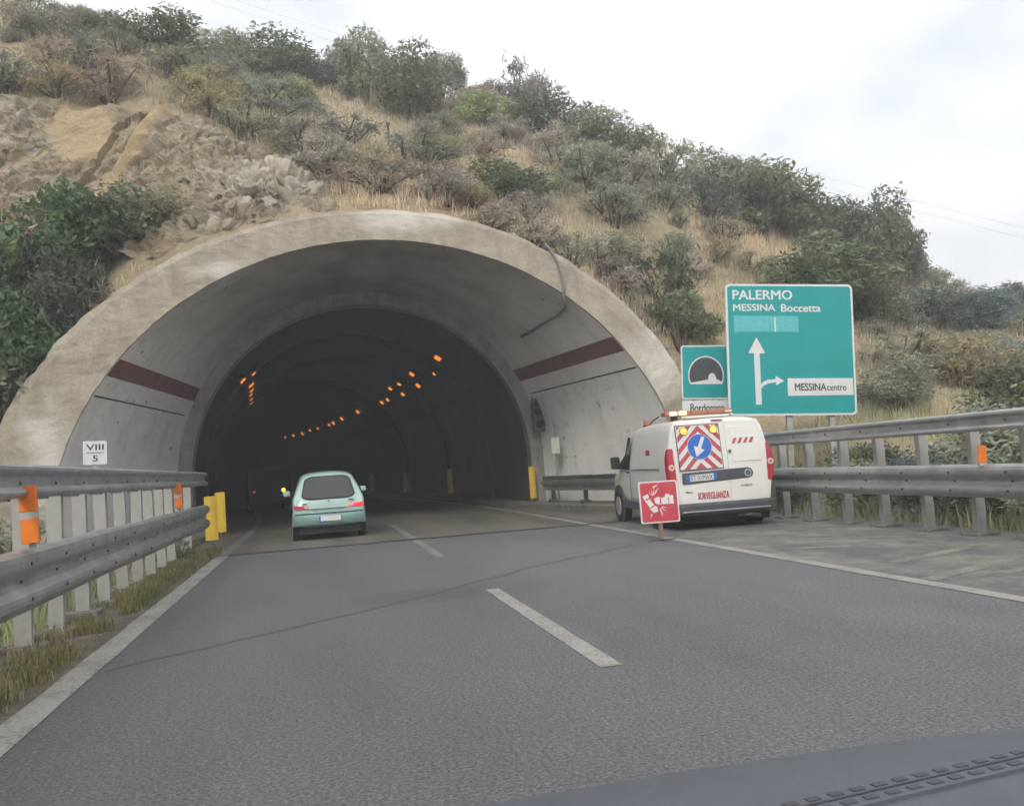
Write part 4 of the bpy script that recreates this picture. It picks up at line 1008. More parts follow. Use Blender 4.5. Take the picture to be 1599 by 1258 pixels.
#@@PART4
# ------------------------------------------------------------------ rock face left above the arch
def seg(v, a, b): return max(0.0, min(1.0, (v - a) / (b - a)))
def rock_mesh():
    NX, NY = 260, 130; pts = []; cols = []; X0, X1, Ya, Yb = -140, 560, 128, 405
    okk = np.ones((NY, NX), bool)
    for j in range(NY):
        for i in range(NX):
            px = X0 + (X1 - X0) * i / (NX - 1); py = Ya + (Yb - Ya) * j / (NY - 1)
            wx = px + 14 * noise.noise((px * .02, py * .02, 2)); wy = py + 12 * noise.noise((px * .02, py * .02, 7))
            top = np.interp(wx, [-140, 60, 150, 260, 330, 400, 470, 560], [150, 150, 168, 172, 205, 238, 268, 330])
            m = seg(wy, top - 10, top + 12) * seg(560 - wx, 0, 40)
            loc, nrm = hit(px, py)
            if loc is None or loc.y < 20.6: okk[j, i] = False; loc = loc or Vector((0, 21, 0)); pts.append(loc); cols.append((0, 0, 0)); continue
            q = loc; m *= seg(loc.y, 20.75, 21.6)
            # stacked, tilted blocks: cell noise along bedding that dips to the left
            u = q.x * .8 + q.z * .5; v_ = q.z * .9 - q.x * .45
            b1 = noise.cell((u * 1.1, v_ * 1.6, 0)) ; 
            vd = noise.voronoi((u * .9, v_ * 1.5, q.y * .3))[0]; crack = min(1, (vd[1] - vd[0]) / .16)
            vd2 = noise.voronoi((u * 2.6, v_ * 4.6, 3))[0]; crack2 = min(1, (vd2[1] - vd2[0]) / .22)
            chute = 0.0
            d_ = (px - (262 - (py - 172) * .72)) / 17.0     # smooth ochre slide
            if 168 < py < 335: chute = max(0, 1 - abs(d_) ** 3) if abs(d_) < 1 else 0
            slab = seg(1.15 - math.hypot((px - 132) / 52, (py - 215) / 46), 0, .25)
            rub = seg(px, 290, 350)                        # rubble part on the right
            smooth = max(chute, slab * .8)
            disp = .28 + (crack - .8) * .12 * (1 - smooth) + (crack2 - .8) * (.05 + .10 * rub) * (1 - smooth * .8) + .30 * noise.noise(q * .7) + (.26 * noise.ridged_multi_fractal(Vector((u * .9, v_ * 1.7, q.y)), .9, 2.2, 5, 1.0, 2.0) - .3) * (1 - smooth * .85)
            disp += .20 * chute * (1 - abs(d_) if abs(d_) < 1 else 0) - (.30 if (-0.2 > d_ > -2.6 and 190 < py < 300 and px < 235) else 0) * .8
            pts.append(loc + (nrm + Vector((0, -.5, 0))).normalized() * ((disp) * m - .25 * (1 - m)))
            grey = Vector((.46, .42, .345)); tan = Vector((.48, .385, .26)); och = Vector((.62, .475, .27)); white = Vector((.70, .655, .565)); brn = Vector((.27, .215, .155))
            n1 = .5 + .5 * noise.noise((u * 1.6, v_ * 2.0, 9)); c_ = grey.lerp(tan, min(1, max(0, n1 * 1.3 - .1 + (.25 if 90 < px < 300 else 0))))
            c_ = c_.lerp(och, chute * .95); c_ = c_.lerp(och, slab * .7)
            c_ = c_.lerp(och, seg(1 - math.hypot((px - 110) / 70, (py - 325) / 22), 0, .3) * .7)
            wk = seg(noise.noise((u * 2.4, v_ * 3.4, 1)), .0, .35) * (.35 + .65 * rub) * (1 - smooth)
            wk = max(wk, seg(1 - math.hypot((px - 420) / 95, (py - 300) / 42), 0, .4) * (.4 + .6 * seg(crack2, .3, .9)))
            wk = max(wk, seg(1 - math.hypot((px - 30) / 60, (py - 200) / 50), 0, .6) * .6 * seg(crack2, .2, .9))
            c_ = c_.lerp(white, wk * .8)
            c_ = c_.lerp(brn, .55 * (1 - crack) * (1 - smooth)); c_ = c_.lerp(brn, .35 * (1 - crack2) * (1 - smooth))
            cols.append(tuple(c_))
    fs = []
    for j in range(NY - 1):
        for i in range(NX - 1):
            if okk[j, i] and okk[j + 1, i] and okk[j, i + 1] and okk[j + 1, i + 1]:
                a = j * NX + i; fs.append((a, a + NX, a + NX + 1, a + 1))
    me = bpy.data.meshes.new('rock_face'); me.from_pydata([tuple(p) for p in pts], [], fs); me.materials.append(M['rock'])
    add_col(me, np.array(cols)); o = bpy.data.objects.new('rock_face', me); COL.objects.link(o)
    bm = bmesh.new(); bm.from_mesh(me); bmesh.ops.delete(bm, geom=[v for v in bm.verts if not v.link_faces], context='VERTS'); bm.to_mesh(me); bm.free()
    return tag(o, kind='structure')
rock = rock_mesh()
rme = rock.data; rbvh = BVHTree.FromPolygons([v.co[:] for v in rme.vertices], [p.vertices[:] for p in rme.polygons])
stone_meshes = []
for k in range(7):
    bm = bmesh.new(); rr_ = random.Random(k)
    bmesh.ops.create_icosphere(bm, subdivisions=2, radius=.5)
    for c_ in range(9):               # broken faces
        nrm = Vector((rr_.gauss(0, 1), rr_.gauss(0, 1), rr_.gauss(0, 1))).normalized(); d_ = rr_.uniform(.22, .38)
        for v in bm.verts:
            e = v.co.dot(nrm) - d_
            if e > 0: v.co -= nrm * e
    for v in bm.verts: v.co = Vector((v.co.x * 1.5, v.co.y * .9, v.co.z * .75)) * (1 + .12 * noise.noise(v.co * 5))
    me = bpy.data.meshes.new('stone'); bm.to_mesh(me); bm.free(); me.materials.append(M['stone']); stone_meshes.append(me)
def put_stone(px, py, s, parent=rock):
    r = ray(px, py).normalized(); loc, nrm, i, d = rbvh.ray_cast(CAMP, r, 100)
    if loc is None: loc, nrm = hit(px, py)
    if loc is None or loc.y < 20.6: return
    o = bpy.data.objects.new('stone', random.choice(stone_meshes)); COL.objects.link(o); o.parent = parent
    o.location = loc - nrm * (s * .12) if nrm.y < 0 else loc + nrm * (s * .12); o.scale = (s * random.uniform(.7, 1.3), s * random.uniform(.7, 1.1), s * random.uniform(.6, 1.1)); o.rotation_euler = (random.uniform(-.5, .5), random.uniform(-.9, .1), random.uniform(0, 6.3))
for k in range(30):
    px, py = random.gauss(415, 60), random.gauss(300, 26)
    if py < np.interp(px, [300, 400, 470, 560], [200, 240, 272, 330]): continue
    put_stone(px, py, random.uniform(.10, .34))
for k in range(8):
    put_stone(random.uniform(260, 360), random.uniform(200, 350), random.uniform(.12, .34))
for k in range(6):
    put_stone(random.uniform(-60, 90), random.uniform(155, 300), random.uniform(.15, .5))
for k in range(5): put_stone(random.uniform(190, 300), random.uniform(310, 350), random.uniform(.12, .3))
for px, py, s in ((395, 303, .75), (320, 345, .65), (300, 347, .5), (360, 352, .45), (205, 297, .4), (430, 285, .5), (460, 300, .45)): put_stone(px, py, s)

# ------------------------------------------------------------------ plants
def leaf_mesh(name, P, size, elong, colv, up=0.3):
    """one quad per leaf, random orientation; P (n,3); colv (n,3)"""
    n = len(P); a = rng.normal(size=(n, 3)); a[:, 2] += up; a /= np.linalg.norm(a, axis=1)[:, None]
    b = np.cross(a, rng.normal(size=(n, 3))); b /= np.linalg.norm(b, axis=1)[:, None] + 1e-9
    s = size * rng.uniform(.6, 1.4, (n, 1)); A = a * s * elong; B = b * s
    V = np.stack([P - A, P + B * .55, P + A, P - B * .55], 1).reshape(-1, 3)
    me = bpy.data.meshes.new(name); me.vertices.add(4 * n); me.vertices.foreach_set('co', V.ravel())
    me.loops.add(4 * n); me.loops.foreach_set('vertex_index', np.arange(4 * n, dtype=np.int32))
    me.polygons.add(n); me.polygons.foreach_set('loop_start', np.arange(0, 4 * n, 4, dtype=np.int32)); me.polygons.foreach_set('loop_total', np.full(n, 4, dtype=np.int32))
    me.update(); me.validate(); add_col(me, np.repeat(colv, 4, 0)); me.materials.append(M['leaf']); return me
def plant_kind(seed, nl, lobes, lr, size, elong, zlo, shell=.55, spread=.36, up=.3, flat=.75, stems=7):
    r = np.random.default_rng(seed); L = []
    while len(L) < lobes:
        p = r.uniform(-1, 1, 3)
        if (p ** 2).sum() < 1 and (len(L) < 3 or True):
            L.append((p[0] * spread, p[1] * spread, zlo + (p[2] * .5 + .5) * (1 - zlo - lr * .8) + .0, lr * r.uniform(.6, 1.25)))
    L = np.array(L); wgt = L[:, 3] ** 2; pick = r.choice(lobes, nl, p=wgt / wgt.sum())
    d = r.normal(size=(nl, 3)); d /= np.linalg.norm(d, axis=1)[:, None]
    rad = (shell + (1 - shell) * r.random(nl)) * L[pick, 3] * (1 + .25 * r.normal(size=nl) * .6)
    P = L[pick, :3] + d * rad[:, None] * np.array([1, 1, flat]); P[:, 2] = np.maximum(P[:, 2], .01)
    lob = r.uniform(.72, 1.28, lobes)[pick]; leafv = r.uniform(.65, 1.35, nl); warm = r.normal(0, .06, nl)
    c = (lob * leafv)[:, None] * np.stack([1 + warm, np.ones(nl), 1 - warm], 1)
    me = leaf_mesh('crown', P, size, elong, np.clip(c, .2, 2.2), up)
    st = MB()
    idx = r.choice(lobes, min(stems, lobes), replace=False)
    for k in idx:
        e = Vector(L[k, :3]); m_ = Vector((e.x * .45 + r.normal() * .03, e.y * .45 + r.normal() * .03, e.z * .5))
        st.tube([(e.x * .08, e.y * .08, -.06), m_, e], [.022, .014,   .005], 5)
    sm = bpy.data.meshes.new('trunk'); sm.from_pydata(st.v, [], st.f); sm.materials.append(M['bark'])
    return me, sm
KIND = {
    'dense': [plant_kind(10 + k, 5200, 26, .20, .019, 1.5, .10) for k in range(4)],
    'round': [plant_kind(30 + k, 6500, 34, .17, .016, 1.6, .06, spread=.38) for k in range(3)],
    'tree': [plant_kind(50 + k, 5600, 24, .18, .018, 1.5, .30, stems=10) for k in range(4)],
    'airy': [plant_kind(70 + k, 2600, 20, .19, .014, 2.6, .05, shell=.1, up=1.2, stems=16) for k in range(4)],
    'feather': [plant_kind(90 + k, 3000, 18, .15, .012, 3.2, .15, shell=.1, up=1.6, spread=.33, flat=1.2, stems=14) for k in range(2)],
    'broad': [plant_kind(110 + k, 3800, 24, .17, .022, 1.3, .10, spread=.38) for k in range(3)],
}
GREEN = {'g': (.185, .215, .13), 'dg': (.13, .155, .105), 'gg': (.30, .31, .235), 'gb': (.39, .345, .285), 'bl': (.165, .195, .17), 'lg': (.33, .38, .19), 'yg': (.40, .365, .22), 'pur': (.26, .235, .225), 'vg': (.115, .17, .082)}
def plant(name, kind, px, base, wpx, hpx, col, label, cat='bush', dp=0.0, Y=None, group=None, pos=None):
    """foot at the slope point seen at (px, base); size from its apparent size at that distance"""
    if pos is not None: loc = Vector(pos)
    elif Y is not None: q = at_y(px, base, Y); loc = ground_at(q.x, Y)
    else:
        loc, _ = hit(px, base)
        if loc is None: loc, _ = hit(px, base + 25)
        if loc is None: return
        loc = loc.copy(); loc.y += dp; g_ = ground_at(loc.x, loc.y); loc = g_ if g_ is not None else loc
    Zc = -(M3.transposed() @ (loc - CAMP)).z
    w_, h_ = wpx * Zc / FPX, hpx * Zc / FPX
    t_ = thing(name, label, cat, loc - Vector((0, 0, .05)), (0, R(2), random.uniform(0, 6.28)), group); t_.scale = (w_ * 1.28, w_ * 1.28, h_ * 1.2)
    cm, sm = random.choice(KIND[kind]); 
    for me, nm in ((cm, 'crown'), (sm, 'trunk')):
        o = bpy.data.objects.new(nm, me); COL.objects.link(o); o.parent = t_
        if nm == 'crown':
            c_ = GREEN[col]; v = random.uniform(.88, 1.15); o.color = (c_[0] * v * random.uniform(.93, 1.08), c_[1] * v, c_[2] * v * random.uniform(.9, 1.1), 1)
    return t_
P_ = plant
# skyline, from the left
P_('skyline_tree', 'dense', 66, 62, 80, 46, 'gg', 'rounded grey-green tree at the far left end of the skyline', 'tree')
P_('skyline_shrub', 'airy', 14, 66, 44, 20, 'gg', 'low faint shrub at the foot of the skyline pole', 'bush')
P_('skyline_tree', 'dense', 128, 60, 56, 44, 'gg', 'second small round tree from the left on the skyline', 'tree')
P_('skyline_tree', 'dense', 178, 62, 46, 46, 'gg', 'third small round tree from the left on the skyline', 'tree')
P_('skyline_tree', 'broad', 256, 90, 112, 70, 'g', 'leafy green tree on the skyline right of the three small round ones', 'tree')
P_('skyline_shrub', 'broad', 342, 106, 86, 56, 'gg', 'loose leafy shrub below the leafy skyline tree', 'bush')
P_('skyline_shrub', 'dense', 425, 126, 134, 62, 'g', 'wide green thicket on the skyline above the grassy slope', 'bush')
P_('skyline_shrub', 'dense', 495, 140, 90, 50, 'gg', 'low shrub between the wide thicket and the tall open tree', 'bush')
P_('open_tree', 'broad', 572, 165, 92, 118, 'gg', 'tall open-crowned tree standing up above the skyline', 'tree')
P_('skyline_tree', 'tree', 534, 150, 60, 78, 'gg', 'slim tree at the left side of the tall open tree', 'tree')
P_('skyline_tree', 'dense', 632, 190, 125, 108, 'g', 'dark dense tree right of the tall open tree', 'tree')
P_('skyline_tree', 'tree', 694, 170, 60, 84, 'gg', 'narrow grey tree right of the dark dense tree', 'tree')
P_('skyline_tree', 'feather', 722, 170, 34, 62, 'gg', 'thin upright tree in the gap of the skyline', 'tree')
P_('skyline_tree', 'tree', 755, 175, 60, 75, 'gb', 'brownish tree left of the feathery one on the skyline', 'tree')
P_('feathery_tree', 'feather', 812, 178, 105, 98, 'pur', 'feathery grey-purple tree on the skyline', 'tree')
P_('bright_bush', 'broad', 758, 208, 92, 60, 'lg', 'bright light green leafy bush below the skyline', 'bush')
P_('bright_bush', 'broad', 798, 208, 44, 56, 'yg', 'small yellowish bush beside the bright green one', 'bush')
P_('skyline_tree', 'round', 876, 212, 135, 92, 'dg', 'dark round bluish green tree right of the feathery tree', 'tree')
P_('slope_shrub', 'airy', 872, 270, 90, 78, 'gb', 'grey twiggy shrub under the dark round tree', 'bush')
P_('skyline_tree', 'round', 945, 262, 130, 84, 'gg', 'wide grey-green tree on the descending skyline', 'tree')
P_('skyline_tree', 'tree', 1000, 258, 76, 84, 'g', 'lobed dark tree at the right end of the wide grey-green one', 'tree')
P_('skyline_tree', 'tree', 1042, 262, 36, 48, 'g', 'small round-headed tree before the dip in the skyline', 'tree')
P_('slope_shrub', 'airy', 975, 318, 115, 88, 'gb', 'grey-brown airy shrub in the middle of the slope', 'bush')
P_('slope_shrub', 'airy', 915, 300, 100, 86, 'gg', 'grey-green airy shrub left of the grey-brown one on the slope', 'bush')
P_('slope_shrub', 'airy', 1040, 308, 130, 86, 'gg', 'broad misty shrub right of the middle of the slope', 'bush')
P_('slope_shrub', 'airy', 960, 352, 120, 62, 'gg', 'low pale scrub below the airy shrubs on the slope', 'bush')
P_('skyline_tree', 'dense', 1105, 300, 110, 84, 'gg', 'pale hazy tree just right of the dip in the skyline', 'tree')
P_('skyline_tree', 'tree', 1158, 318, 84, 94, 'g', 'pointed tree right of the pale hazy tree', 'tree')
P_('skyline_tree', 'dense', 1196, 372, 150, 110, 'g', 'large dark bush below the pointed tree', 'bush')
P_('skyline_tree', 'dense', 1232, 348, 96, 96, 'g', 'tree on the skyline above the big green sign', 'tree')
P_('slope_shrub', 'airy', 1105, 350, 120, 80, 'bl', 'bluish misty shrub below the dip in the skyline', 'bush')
P_('skyline_tree', 'dense', 1292, 366, 115, 92, 'g', 'rounded skyline tree left of the tall round one', 'tree')
P_('skyline_tree', 'dense', 1336, 410, 130, 92, 'dg', 'dark bush in front of the tall round tree', 'bush')
P_('slope_shrub', 'dense', 1262, 392, 80, 62, 'g', 'small dark bush above the top edge of the big sign', 'bush')
P_('round_tree', 'round', 1394, 450, 118, 148, 'g', 'tall round-crowned tree at the right end of the high skyline', 'tree')
P_('skyline_tree', 'tree', 1424, 462, 56, 96, 'bl', 'ragged tree on the right side of the tall round one', 'tree')
P_('sign_bush', 'round', 1285, 492, 185, 122, 'g', 'big rounded green bush rising behind the top of the big sign', 'bush')
P_('sign_bush', 'round', 1372, 520, 100, 98, 'g', 'green bush touching the right edge of the big sign', 'bush')
# right slope
P_('slope_shrub', 'dense', 1455, 520, 120, 70, 'bl', 'bluish dark bush below the low right skyline', 'bush')
P_('slope_shrub', 'airy', 1500, 486, 100, 40, 'gb', 'thin brownish scrub along the low right skyline', 'bush')
P_('slope_shrub', 'dense', 1536, 535, 110, 78, 'bl', 'dark bluish thicket near the right end of the skyline', 'bush')
P_('slope_shrub', 'tree', 1588, 520, 70, 74, 'bl', 'jagged small tree at the right border on the low skyline', 'tree')
P_('slope_shrub', 'airy', 1420, 590, 140, 74, 'gg', 'dry scrub right of the big sign half way up the slope', 'bush')
P_('slope_shrub', 'airy', 1500, 602, 150, 80, 'yg', 'olive dry scrub above the right guard rail', 'bush')
P_('slope_shrub', 'airy', 1580, 612, 130, 80, 'gg', 'grey scrub above the rail at the right border', 'bush')
P_('slope_shrub', 'dense', 1398, 640, 110, 80, 'gg', 'bush between the big sign and the orange rail reflector', 'bush')
P_('sign_bush', 'broad', 1352, 680, 84, 86, 'g', 'leafy bush overlapping the lower right corner of the big sign', 'bush', Y=16.2)
# around the arch
P_('arch_bush', 'airy', 1035, 478, 130, 116, 'dg', 'dark twiggy bush above the right shoulder of the arch', 'bush')
P_('arch_bush', 'broad', 1068, 552, 110, 96, 'g', 'green bush behind the arch, above the small tunnel sign', 'bush')
P_('arch_bush', 'airy', 950, 440, 110, 80, 'gg', 'pale scrub along the right outer edge of the arch', 'bush')
P_('slope_shrub', 'dense', 800, 322, 140, 66, 'g', 'low spreading green bush over the right half of the arch', 'bush')
P_('slope_shrub', 'airy', 700, 320, 140, 60, 'gb', 'low brown scrub right over the crown of the arch', 'bush')
P_('slope_shrub', 'airy', 590, 300, 150, 56, 'gb', 'low purplish scrub over the crown of the arch', 'bush')
P_('slope_shrub', 'airy', 650, 262, 130, 56, 'gg', 'grey-green scrub below the rusty stake', 'bush')
P_('slope_shrub', 'airy', 470, 250, 120, 58, 'gg', 'scrub along the upper edge of the pale rubble', 'bush')
P_('slope_shrub', 'airy', 380, 215, 110, 58, 'gg', 'scrub tuft above the right end of the rock face', 'bush')
P_('slope_shrub', 'airy', 172, 160, 130, 72, 'gb', 'grey-brown scrub hanging over the top of the rock face', 'bush')
P_('slope_shrub', 'airy', 90, 150, 120, 50, 'yg', 'yellow-green scrub on the left part of the rock top', 'bush')
P_('slope_shrub', 'airy', 10, 145, 120, 62, 'gg', 'pale scrub over the rock at the left border', 'bush')
P_('slope_shrub', 'airy', 290, 130, 130, 60, 'gg', 'grey scrub half way between rock and skyline', 'bush')
P_('slope_shrub', 'airy', 420, 185, 130, 56, 'gg', 'grey-green scrub below the wide skyline thicket', 'bush')
P_('slope_shrub', 'airy', 535, 228, 110, 50, 'gg', 'small scrub on the grassy slope left of the stake', 'bush')
P_('slope_shrub', 'airy', 830, 395, 110, 58, 'gb', 'dry scrub along the top right of the arch', 'bush')
P_('slope_shrub', 'airy', 890, 425, 90, 62, 'gg', 'thin scrub by the cable on the right of the arch', 'bush')
P_('slope_shrub', 'airy', 760, 365, 110, 46, 'gb', 'brown scrub close to the arch edge right of its crown', 'bush')
# dense green growth left of the arch
LB = 'leafy bushes left of the arch'
for px, base, wp, hp, Y, col, lab in ((-70, 560, 190, 270, 22.0, 'vg', 'tall leafy green bush cut by the left border'), (40, 540, 190, 230, 22.2, 'vg', 'largest leafy green bush between left border and arch'), (135, 470, 170, 170, 22.2, 'vg', 'leafy green bush leaning over the left shoulder of the arch'), (205, 410, 130, 96, 22.0, 'g', 'small leafy bush at the right end of the green growth'), (-20, 690, 190, 250, 20.9, 'dg', 'dark low bush beside the foot of the arch at the left border'), (40, 590, 130, 170, 20.9, 'vg', 'leafy bush close along the outer edge of the arch'), (110, 500, 110, 120, 21.2, 'dg', 'dark bush squeezed between the arch and the leafy ones'), (262, 392, 90, 60, 21.8, 'gg', 'thin bush tapering off along the arch top')):
    P_('leafy_bush', 'broad' if col == 'vg' else 'dense', px, base, wp, hp, col, lab, 'bush', Y=Y, group=LB)
# roadside plants behind the rails
for k, (x, y, w_, h_, col, kd, lab) in enumerate((
    (-3.3, 8.2, .9, .75, 'g', 'broad', 'low green plant behind the nearest left rail post'), (-3.6, 10.4, 1.0, .9, 'yg', 'airy', 'dry bush behind the left rail under the near reflector'), (-3.5, 12.6, .8, .7, 'g', 'broad', 'green weed bush in the middle behind the left rail'), (-4.3, 14.2, 1.2, 1.0, 'gg', 'airy', 'grey bush behind the left rail below the kilometre plate'), (-3.6, 16.6, .8, .6, 'yg', 'airy', 'dry tuft bush near the end of the left rail'), (-5.6, 11.5, 1.6, 1.5, 'vg', 'broad', 'leafy bush between the left rail and the arch foot'), (-6.4, 16.5, 1.5, 1.3, 'g', 'dense', 'round bush at the left foot of the arch'), (-5.0, 8.3, 1.5, 1.3, 'g', 'dense', 'round bush behind the left rail at the left border'), (-2.55, 18.9, .5, .45, 'yg', 'airy', 'dry weed at the end of the left rail'), (-2.5, 17.2, .45, .40, 'g', 'airy', 'small weed under the far end of the left rail'))):
    g_ = ground_at(x, y); z = g_.z if g_ is not None else 0
    Zc = -(M3.transposed() @ (Vector((x, y, z)) - CAMP)).z; P_('verge_bush', kd, 0, 0, w_ * FPX / Zc, h_ * FPX / Zc, col, lab, 'bush', pos=(x, y, z))
for k, (x, y, w_, h_, col, kd, lab) in enumerate((
    (9.3, 8.2, 1.4, 1.0, 'g', 'broad', 'leafy bush behind the right rail at the right border'), (9.5, 9.9, 1.5, 1.15, 'gg', 'dense', 'bush behind the right rail under the orange reflector'), (9.5, 11.4, 1.4, 1.0, 'g', 'broad', 'leafy bush in the middle behind the right rail'), (9.6, 13.0, 1.4, 1.1, 'bl', 'dense', 'bluish bush behind the right rail below the big sign'), (9.6, 14.6, 1.3, 1.0, 'g', 'broad', 'leafy bush behind the right rail beside the van'), (11.2, 10.6, 2.0, 1.7, 'gg', 'airy', 'tall dry bush behind the right rail bushes'), (11.4, 13.4, 2.0, 1.6, 'gg', 'dense', 'broad bush behind the posts of the big sign'), (11.6, 8.2, 2.0, 1.6, 'yg', 'airy', 'olive bush behind the rail at the right border'), (10.6, 16.0, 1.3, 1.2, 'dg', 'dense', 'dark bush under the big sign'), (13.2, 12.0, 2.4, 1.9, 'gg', 'airy', 'second row dry bush right of the big sign'), (13.6, 15.2, 2.4, 2.0, 'g', 'dense', 'large bush right behind the big sign'), (9.4, 16.6, 1.1, .9, 'dg', 'dense', 'dark bush behind the roof of the van'))):
    g_ = ground_at(x, y); z = g_.z if g_ is not None else 0
    Zc = -(M3.transposed() @ (Vector((x, y, z)) - CAMP)).z; P_('verge_bush', kd, 0, 0, w_ * FPX / Zc, h_ * FPX / Zc, col, lab, 'bush', pos=(x, y, z))
# small scrub scattered over the whole slope, nothing tells these apart
cnt = 0
for k in range(1500):
    if cnt >= 270: break
    x, y = random.uniform(-20, 34), random.uniform(22, 47)
    g_ = ground_at(x, y)
    if g_ is None: continue
    c_ = M3.transposed() @ (g_ - CAMP); px, py = W_ / 2 + FPX * c_.x / -c_.z, H_ / 2 - FPX * c_.y / -c_.z
    if not (-80 < px < 1680) or (px < 420 and y > 39): continue
    if px < 540 and 140 < py < 400 and py > np.interp(px, [-140, 260, 400, 470, 560], [150, 172, 238, 268, 330]) - 8: continue
    if noise.noise((x * .22, y * .22, 4)) < -.22: continue
    cnt += 1; s = random.uniform(.6, 1.5); cl = random.choice(['gg', 'gg', 'gb', 'gb', 'yg'])
    P_('scrub', 'airy', 0, 0, s * FPX / -c_.z * 1.3, s * FPX / -c_.z * .75, cl, 'small ' + {'gg': 'grey-green', 'gb': 'grey-brown', 'yg': 'yellowish'}[cl] + ' scrub ' + ('above the rock face' if px < 330 else 'above the pale rubble' if px < 560 else 'above the crown of the arch' if px < 800 else 'above the right shoulder of the arch' if px < 1050 else 'behind the big green sign' if px < 1330 else 'right of the big green sign') + (' near the skyline' if y > 37 else ' low down' if y < 29 else ' half way up'), 'bush', pos=g_, group='small scrub over the hillside')

# ------------------------------------------------------------------ grass
def grass(name, pts, blades, hmin, hmax, width, cols, lab, spread=.16):
    n = len(pts); N = n * blades
    base = np.repeat(pts, blades, 0) + np.concatenate([rng.normal(0, spread, (N, 2)), np.zeros((N, 1))], 1)
    hh = rng.uniform(hmin, hmax, N) * np.repeat(rng.uniform(.6, 1.25, n), blades)
    an = rng.uniform(0, 2 * np.pi, N); ln = rng.uniform(.05, .55, N)
    tip = base + np.stack([np.cos(an) * ln * hh, np.sin(an) * ln * hh, hh], 1)
    mid = base * .5 + tip * .5 + np.stack([-np.cos(an) * ln * hh * .12, -np.sin(an) * ln * hh * .12, hh * .10], 1)
    b2 = rng.uniform(0, 2 * np.pi, N); wv = np.stack([np.cos(b2), np.sin(b2), np.zeros(N)], 1) * width
    V = np.stack([base - wv, base + wv, mid + wv * .7, tip, mid - wv * .7], 1).reshape(-1, 3)
    me = bpy.data.meshes.new(name); me.vertices.add(5 * N); me.vertices.foreach_set('co', V.ravel())
    me.loops.add(5 * N); me.loops.foreach_set('vertex_index', np.arange(5 * N, dtype=np.int32)); me.polygons.add(N)
    me.polygons.foreach_set('loop_start', np.arange(0, 5 * N, 5, dtype=np.int32)); me.polygons.foreach_set('loop_total', np.full(N, 5, dtype=np.int32)); me.update()
    c_ = np.repeat(cols, blades, 0) * rng.uniform(.7, 1.3, (N, 1)); add_col(me, np.repeat(np.clip(c_, 0, 1), 5, 0)); me.materials.append(M['grass'])
    o = bpy.data.objects.new(name, me); COL.objects.link(o)
    return tag(o, lab, 'grass', kind='stuff')
PAL = np.array([(.76, .61, .42), (.72, .61, .44), (.62, .54, .41), (.40, .39, .28), (.47, .41, .33)])
def cover(n, x0, x1, y0, y1, test=None):
    P, C_ = [], []
    xs, ys = rng.uniform(x0, x1, n), rng.uniform(y0, y1, n)
    for x, y in zip(xs, ys):
        g_ = ground_at(x, y)
        if g_ is None: continue
        if test and not test(g_): continue
        a = noise.noise((x * .16, y * .16, 11)) + .45 * noise.noise((x * .6, y * .6, 3))
        t_ = (a + .55) / 1.1 * 4; i = int(min(max(t_, 0), 3.999)); f = min(max(t_ - i, 0), 1)
        P.append(g_[:]); C_.append(PAL[i] * (1 - f) + PAL[i + 1] * f)
    return np.array(P), np.array(C_)
def not_rock(g_):
    c_ = M3.transposed() @ (g_ - CAMP); px, py = W_ / 2 + FPX * c_.x / -c_.z, H_ / 2 - FPX * c_.y / -c_.z
    if px < 545 and 140 < py < 420 and py > np.interp(px, [-140, 260, 400, 470, 560], [155, 178, 244, 274, 335]): return random.random() < .06
    return True
p1, c1 = cover(17000, -22, 36, 21.2, 48, not_rock)
grass('hillside_grass', p1, 20, .15, .46, .008, c1, 'dry tan and grey-green grass covering the hillside')
p2, c2 = cover(3500, 8.7, 22, 3, 20.4)
grass('right_verge_grass', p2, 14, .15, .45, .006, c2 * np.array([.8, .95, .8]), 'grass under the bushes behind the right rail')
p3, c3 = cover(3000, -9, -2.75, 3, 19.6)
grass('left_verge_grass', p3, 14, .12, .42, .006, c3 * np.array([.75, .95, .75]), 'grass and weeds behind the left rail')
# weeds along the foot of the left rail, on the dirty strip beside the edge line
q = []
for k in range(2400):
    y = random.uniform(2.5, 18.8); x = -2.0 - abs(random.gauss(0, .22)) + .05 * noise.noise((y * .8, 0, 0))
    if noise.noise((x * 1.2, y * .9, 2)) > -.25: q.append((x, y, .0))
q = np.array(q); cc = np.array([random.choice([(.22, .23, .10), (.33, .29, .15), (.16, .19, .08), (.42, .35, .20)]) for _ in q])
grass('rail_weeds', q, 12, .03, .13, .003, cc, 'low weeds along the foot of the left guard rail', .05)

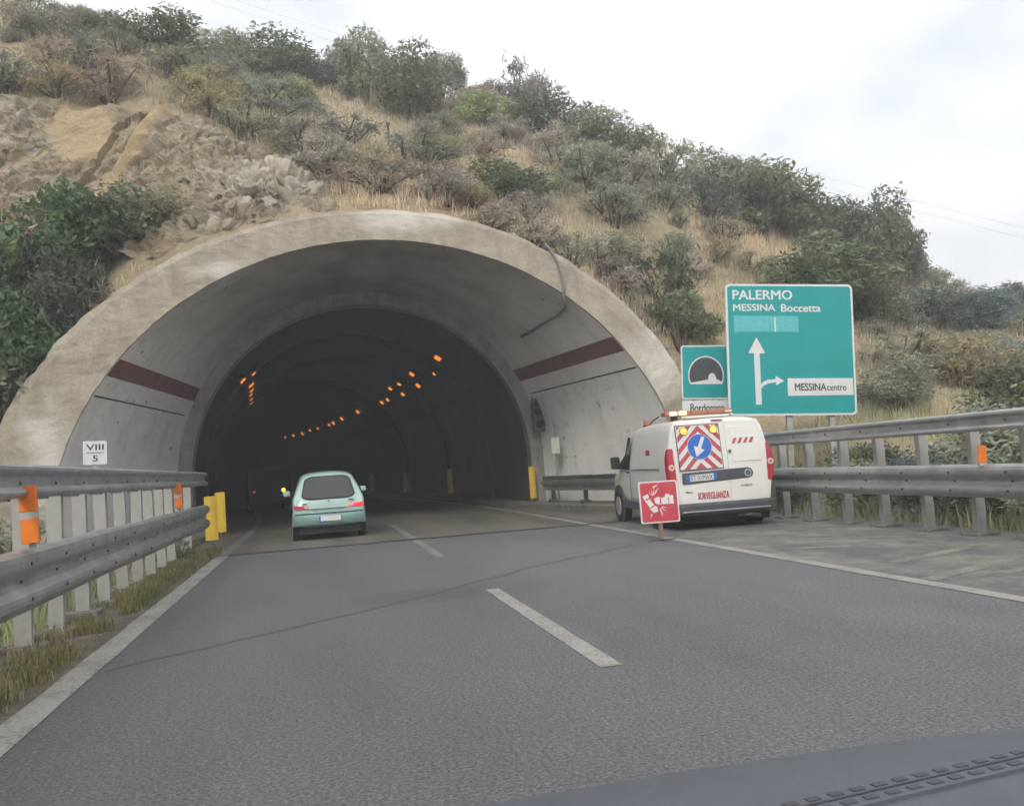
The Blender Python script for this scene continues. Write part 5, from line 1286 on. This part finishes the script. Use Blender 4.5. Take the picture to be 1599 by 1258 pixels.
pb = MB()
for k in range(160):
    y = random.uniform(4, 19); x = random.uniform(-3.6, -1.92); s = random.uniform(.012, .045)
    rot = Matrix.Rotation(random.uniform(0, 6), 3, Vector((random.random(), random.random(), 1)).normalized()); g_ = ground_at(x, y)
    pb.box((x, y, (g_.z if g_ is not None and x < -2.75 else .004) + s * .3), (s * 1.5, s, s * .8), rot)
tag(pb.build('verge_pebbles', M['stone']), 'loose pale pebbles along the foot of the left guard rail', 'pebbles', kind='stuff')

# ------------------------------------------------------------------ poles and wires
def pole(px, py_top, py_base, r_, mat, name, label, cat):
    g_, _ = hit(px, py_base)
    if g_ is None: g_, _ = hit(px, py_base + 20)
    Zc = -(M3.transposed() @ (g_ - CAMP)).z; h_ = (py_base - py_top) * Zc / FPX
    t_ = thing(name, label, cat, g_)
    MB().cyl((0, 0, -.2), (0, 0, h_), r_, r_ * .85, 8).build('shaft', M[mat], t_); MB().box((0, 0, h_ * .98), (r_ * 3, r_ * 2, r_ * 2)).build('cap', M[mat], t_)
    return t_
pole(24, 3, 62, .05, 'wood', 'utility_pole', 'thin dark pole on the skyline at the far left', 'pole')
pole(608, 192, 232, .045, 'rust', 'rusty_stake', 'short rusty stake standing in the dry grass above the arch', 'stake')
pole(876, 352, 402, .02, 'post', 'pale_stake', 'thin pale leaning stake beside the top right of the arch', 'stake')
for k, (ya, yb) in enumerate(((-12, 330), (2, 346))):
    a, b = at_Z(330, ya, 78), at_Z(1720, yb + 55, 78); pts = []
    for i in range(25):
        f = i / 24; p = a.lerp(b, f); p.z -= 3.0 * 4 * f * (1 - f) * .35; pts.append(p)
    tag(MB().tube(pts, .010, 5).build('power_line', M['cable']), ('upper' if k == 0 else 'lower') + ' of the two thin wires sagging across the sky', 'wire', 'wires across the sky')

# ------------------------------------------------------------------ thin haze over the hill, added also to lift darks like windscreen veil
hz = MB().box((12, 42, 17), (230, 190, 37)).build('haze', None)
hm = bpy.data.materials.new('thin_haze'); hm.use_nodes = True; ht = hm.node_tree; ht.nodes.clear()
ho = ht.nodes.new('ShaderNodeOutputMaterial'); hv = ht.nodes.new('ShaderNodeVolumePrincipled')
hv.inputs['Color'].default_value = (.93, .96, 1.0, 1); hv.inputs['Density'].default_value = .0039; hv.inputs['Anisotropy'].default_value = 0.2
ht.links.new(hv.outputs[0], ho.inputs['Volume']); hz.data.materials.append(hm); tag(hz, kind='stuff'); hz['label'] = 'thin pale haze over road and hillside, added for the windscreen veil'
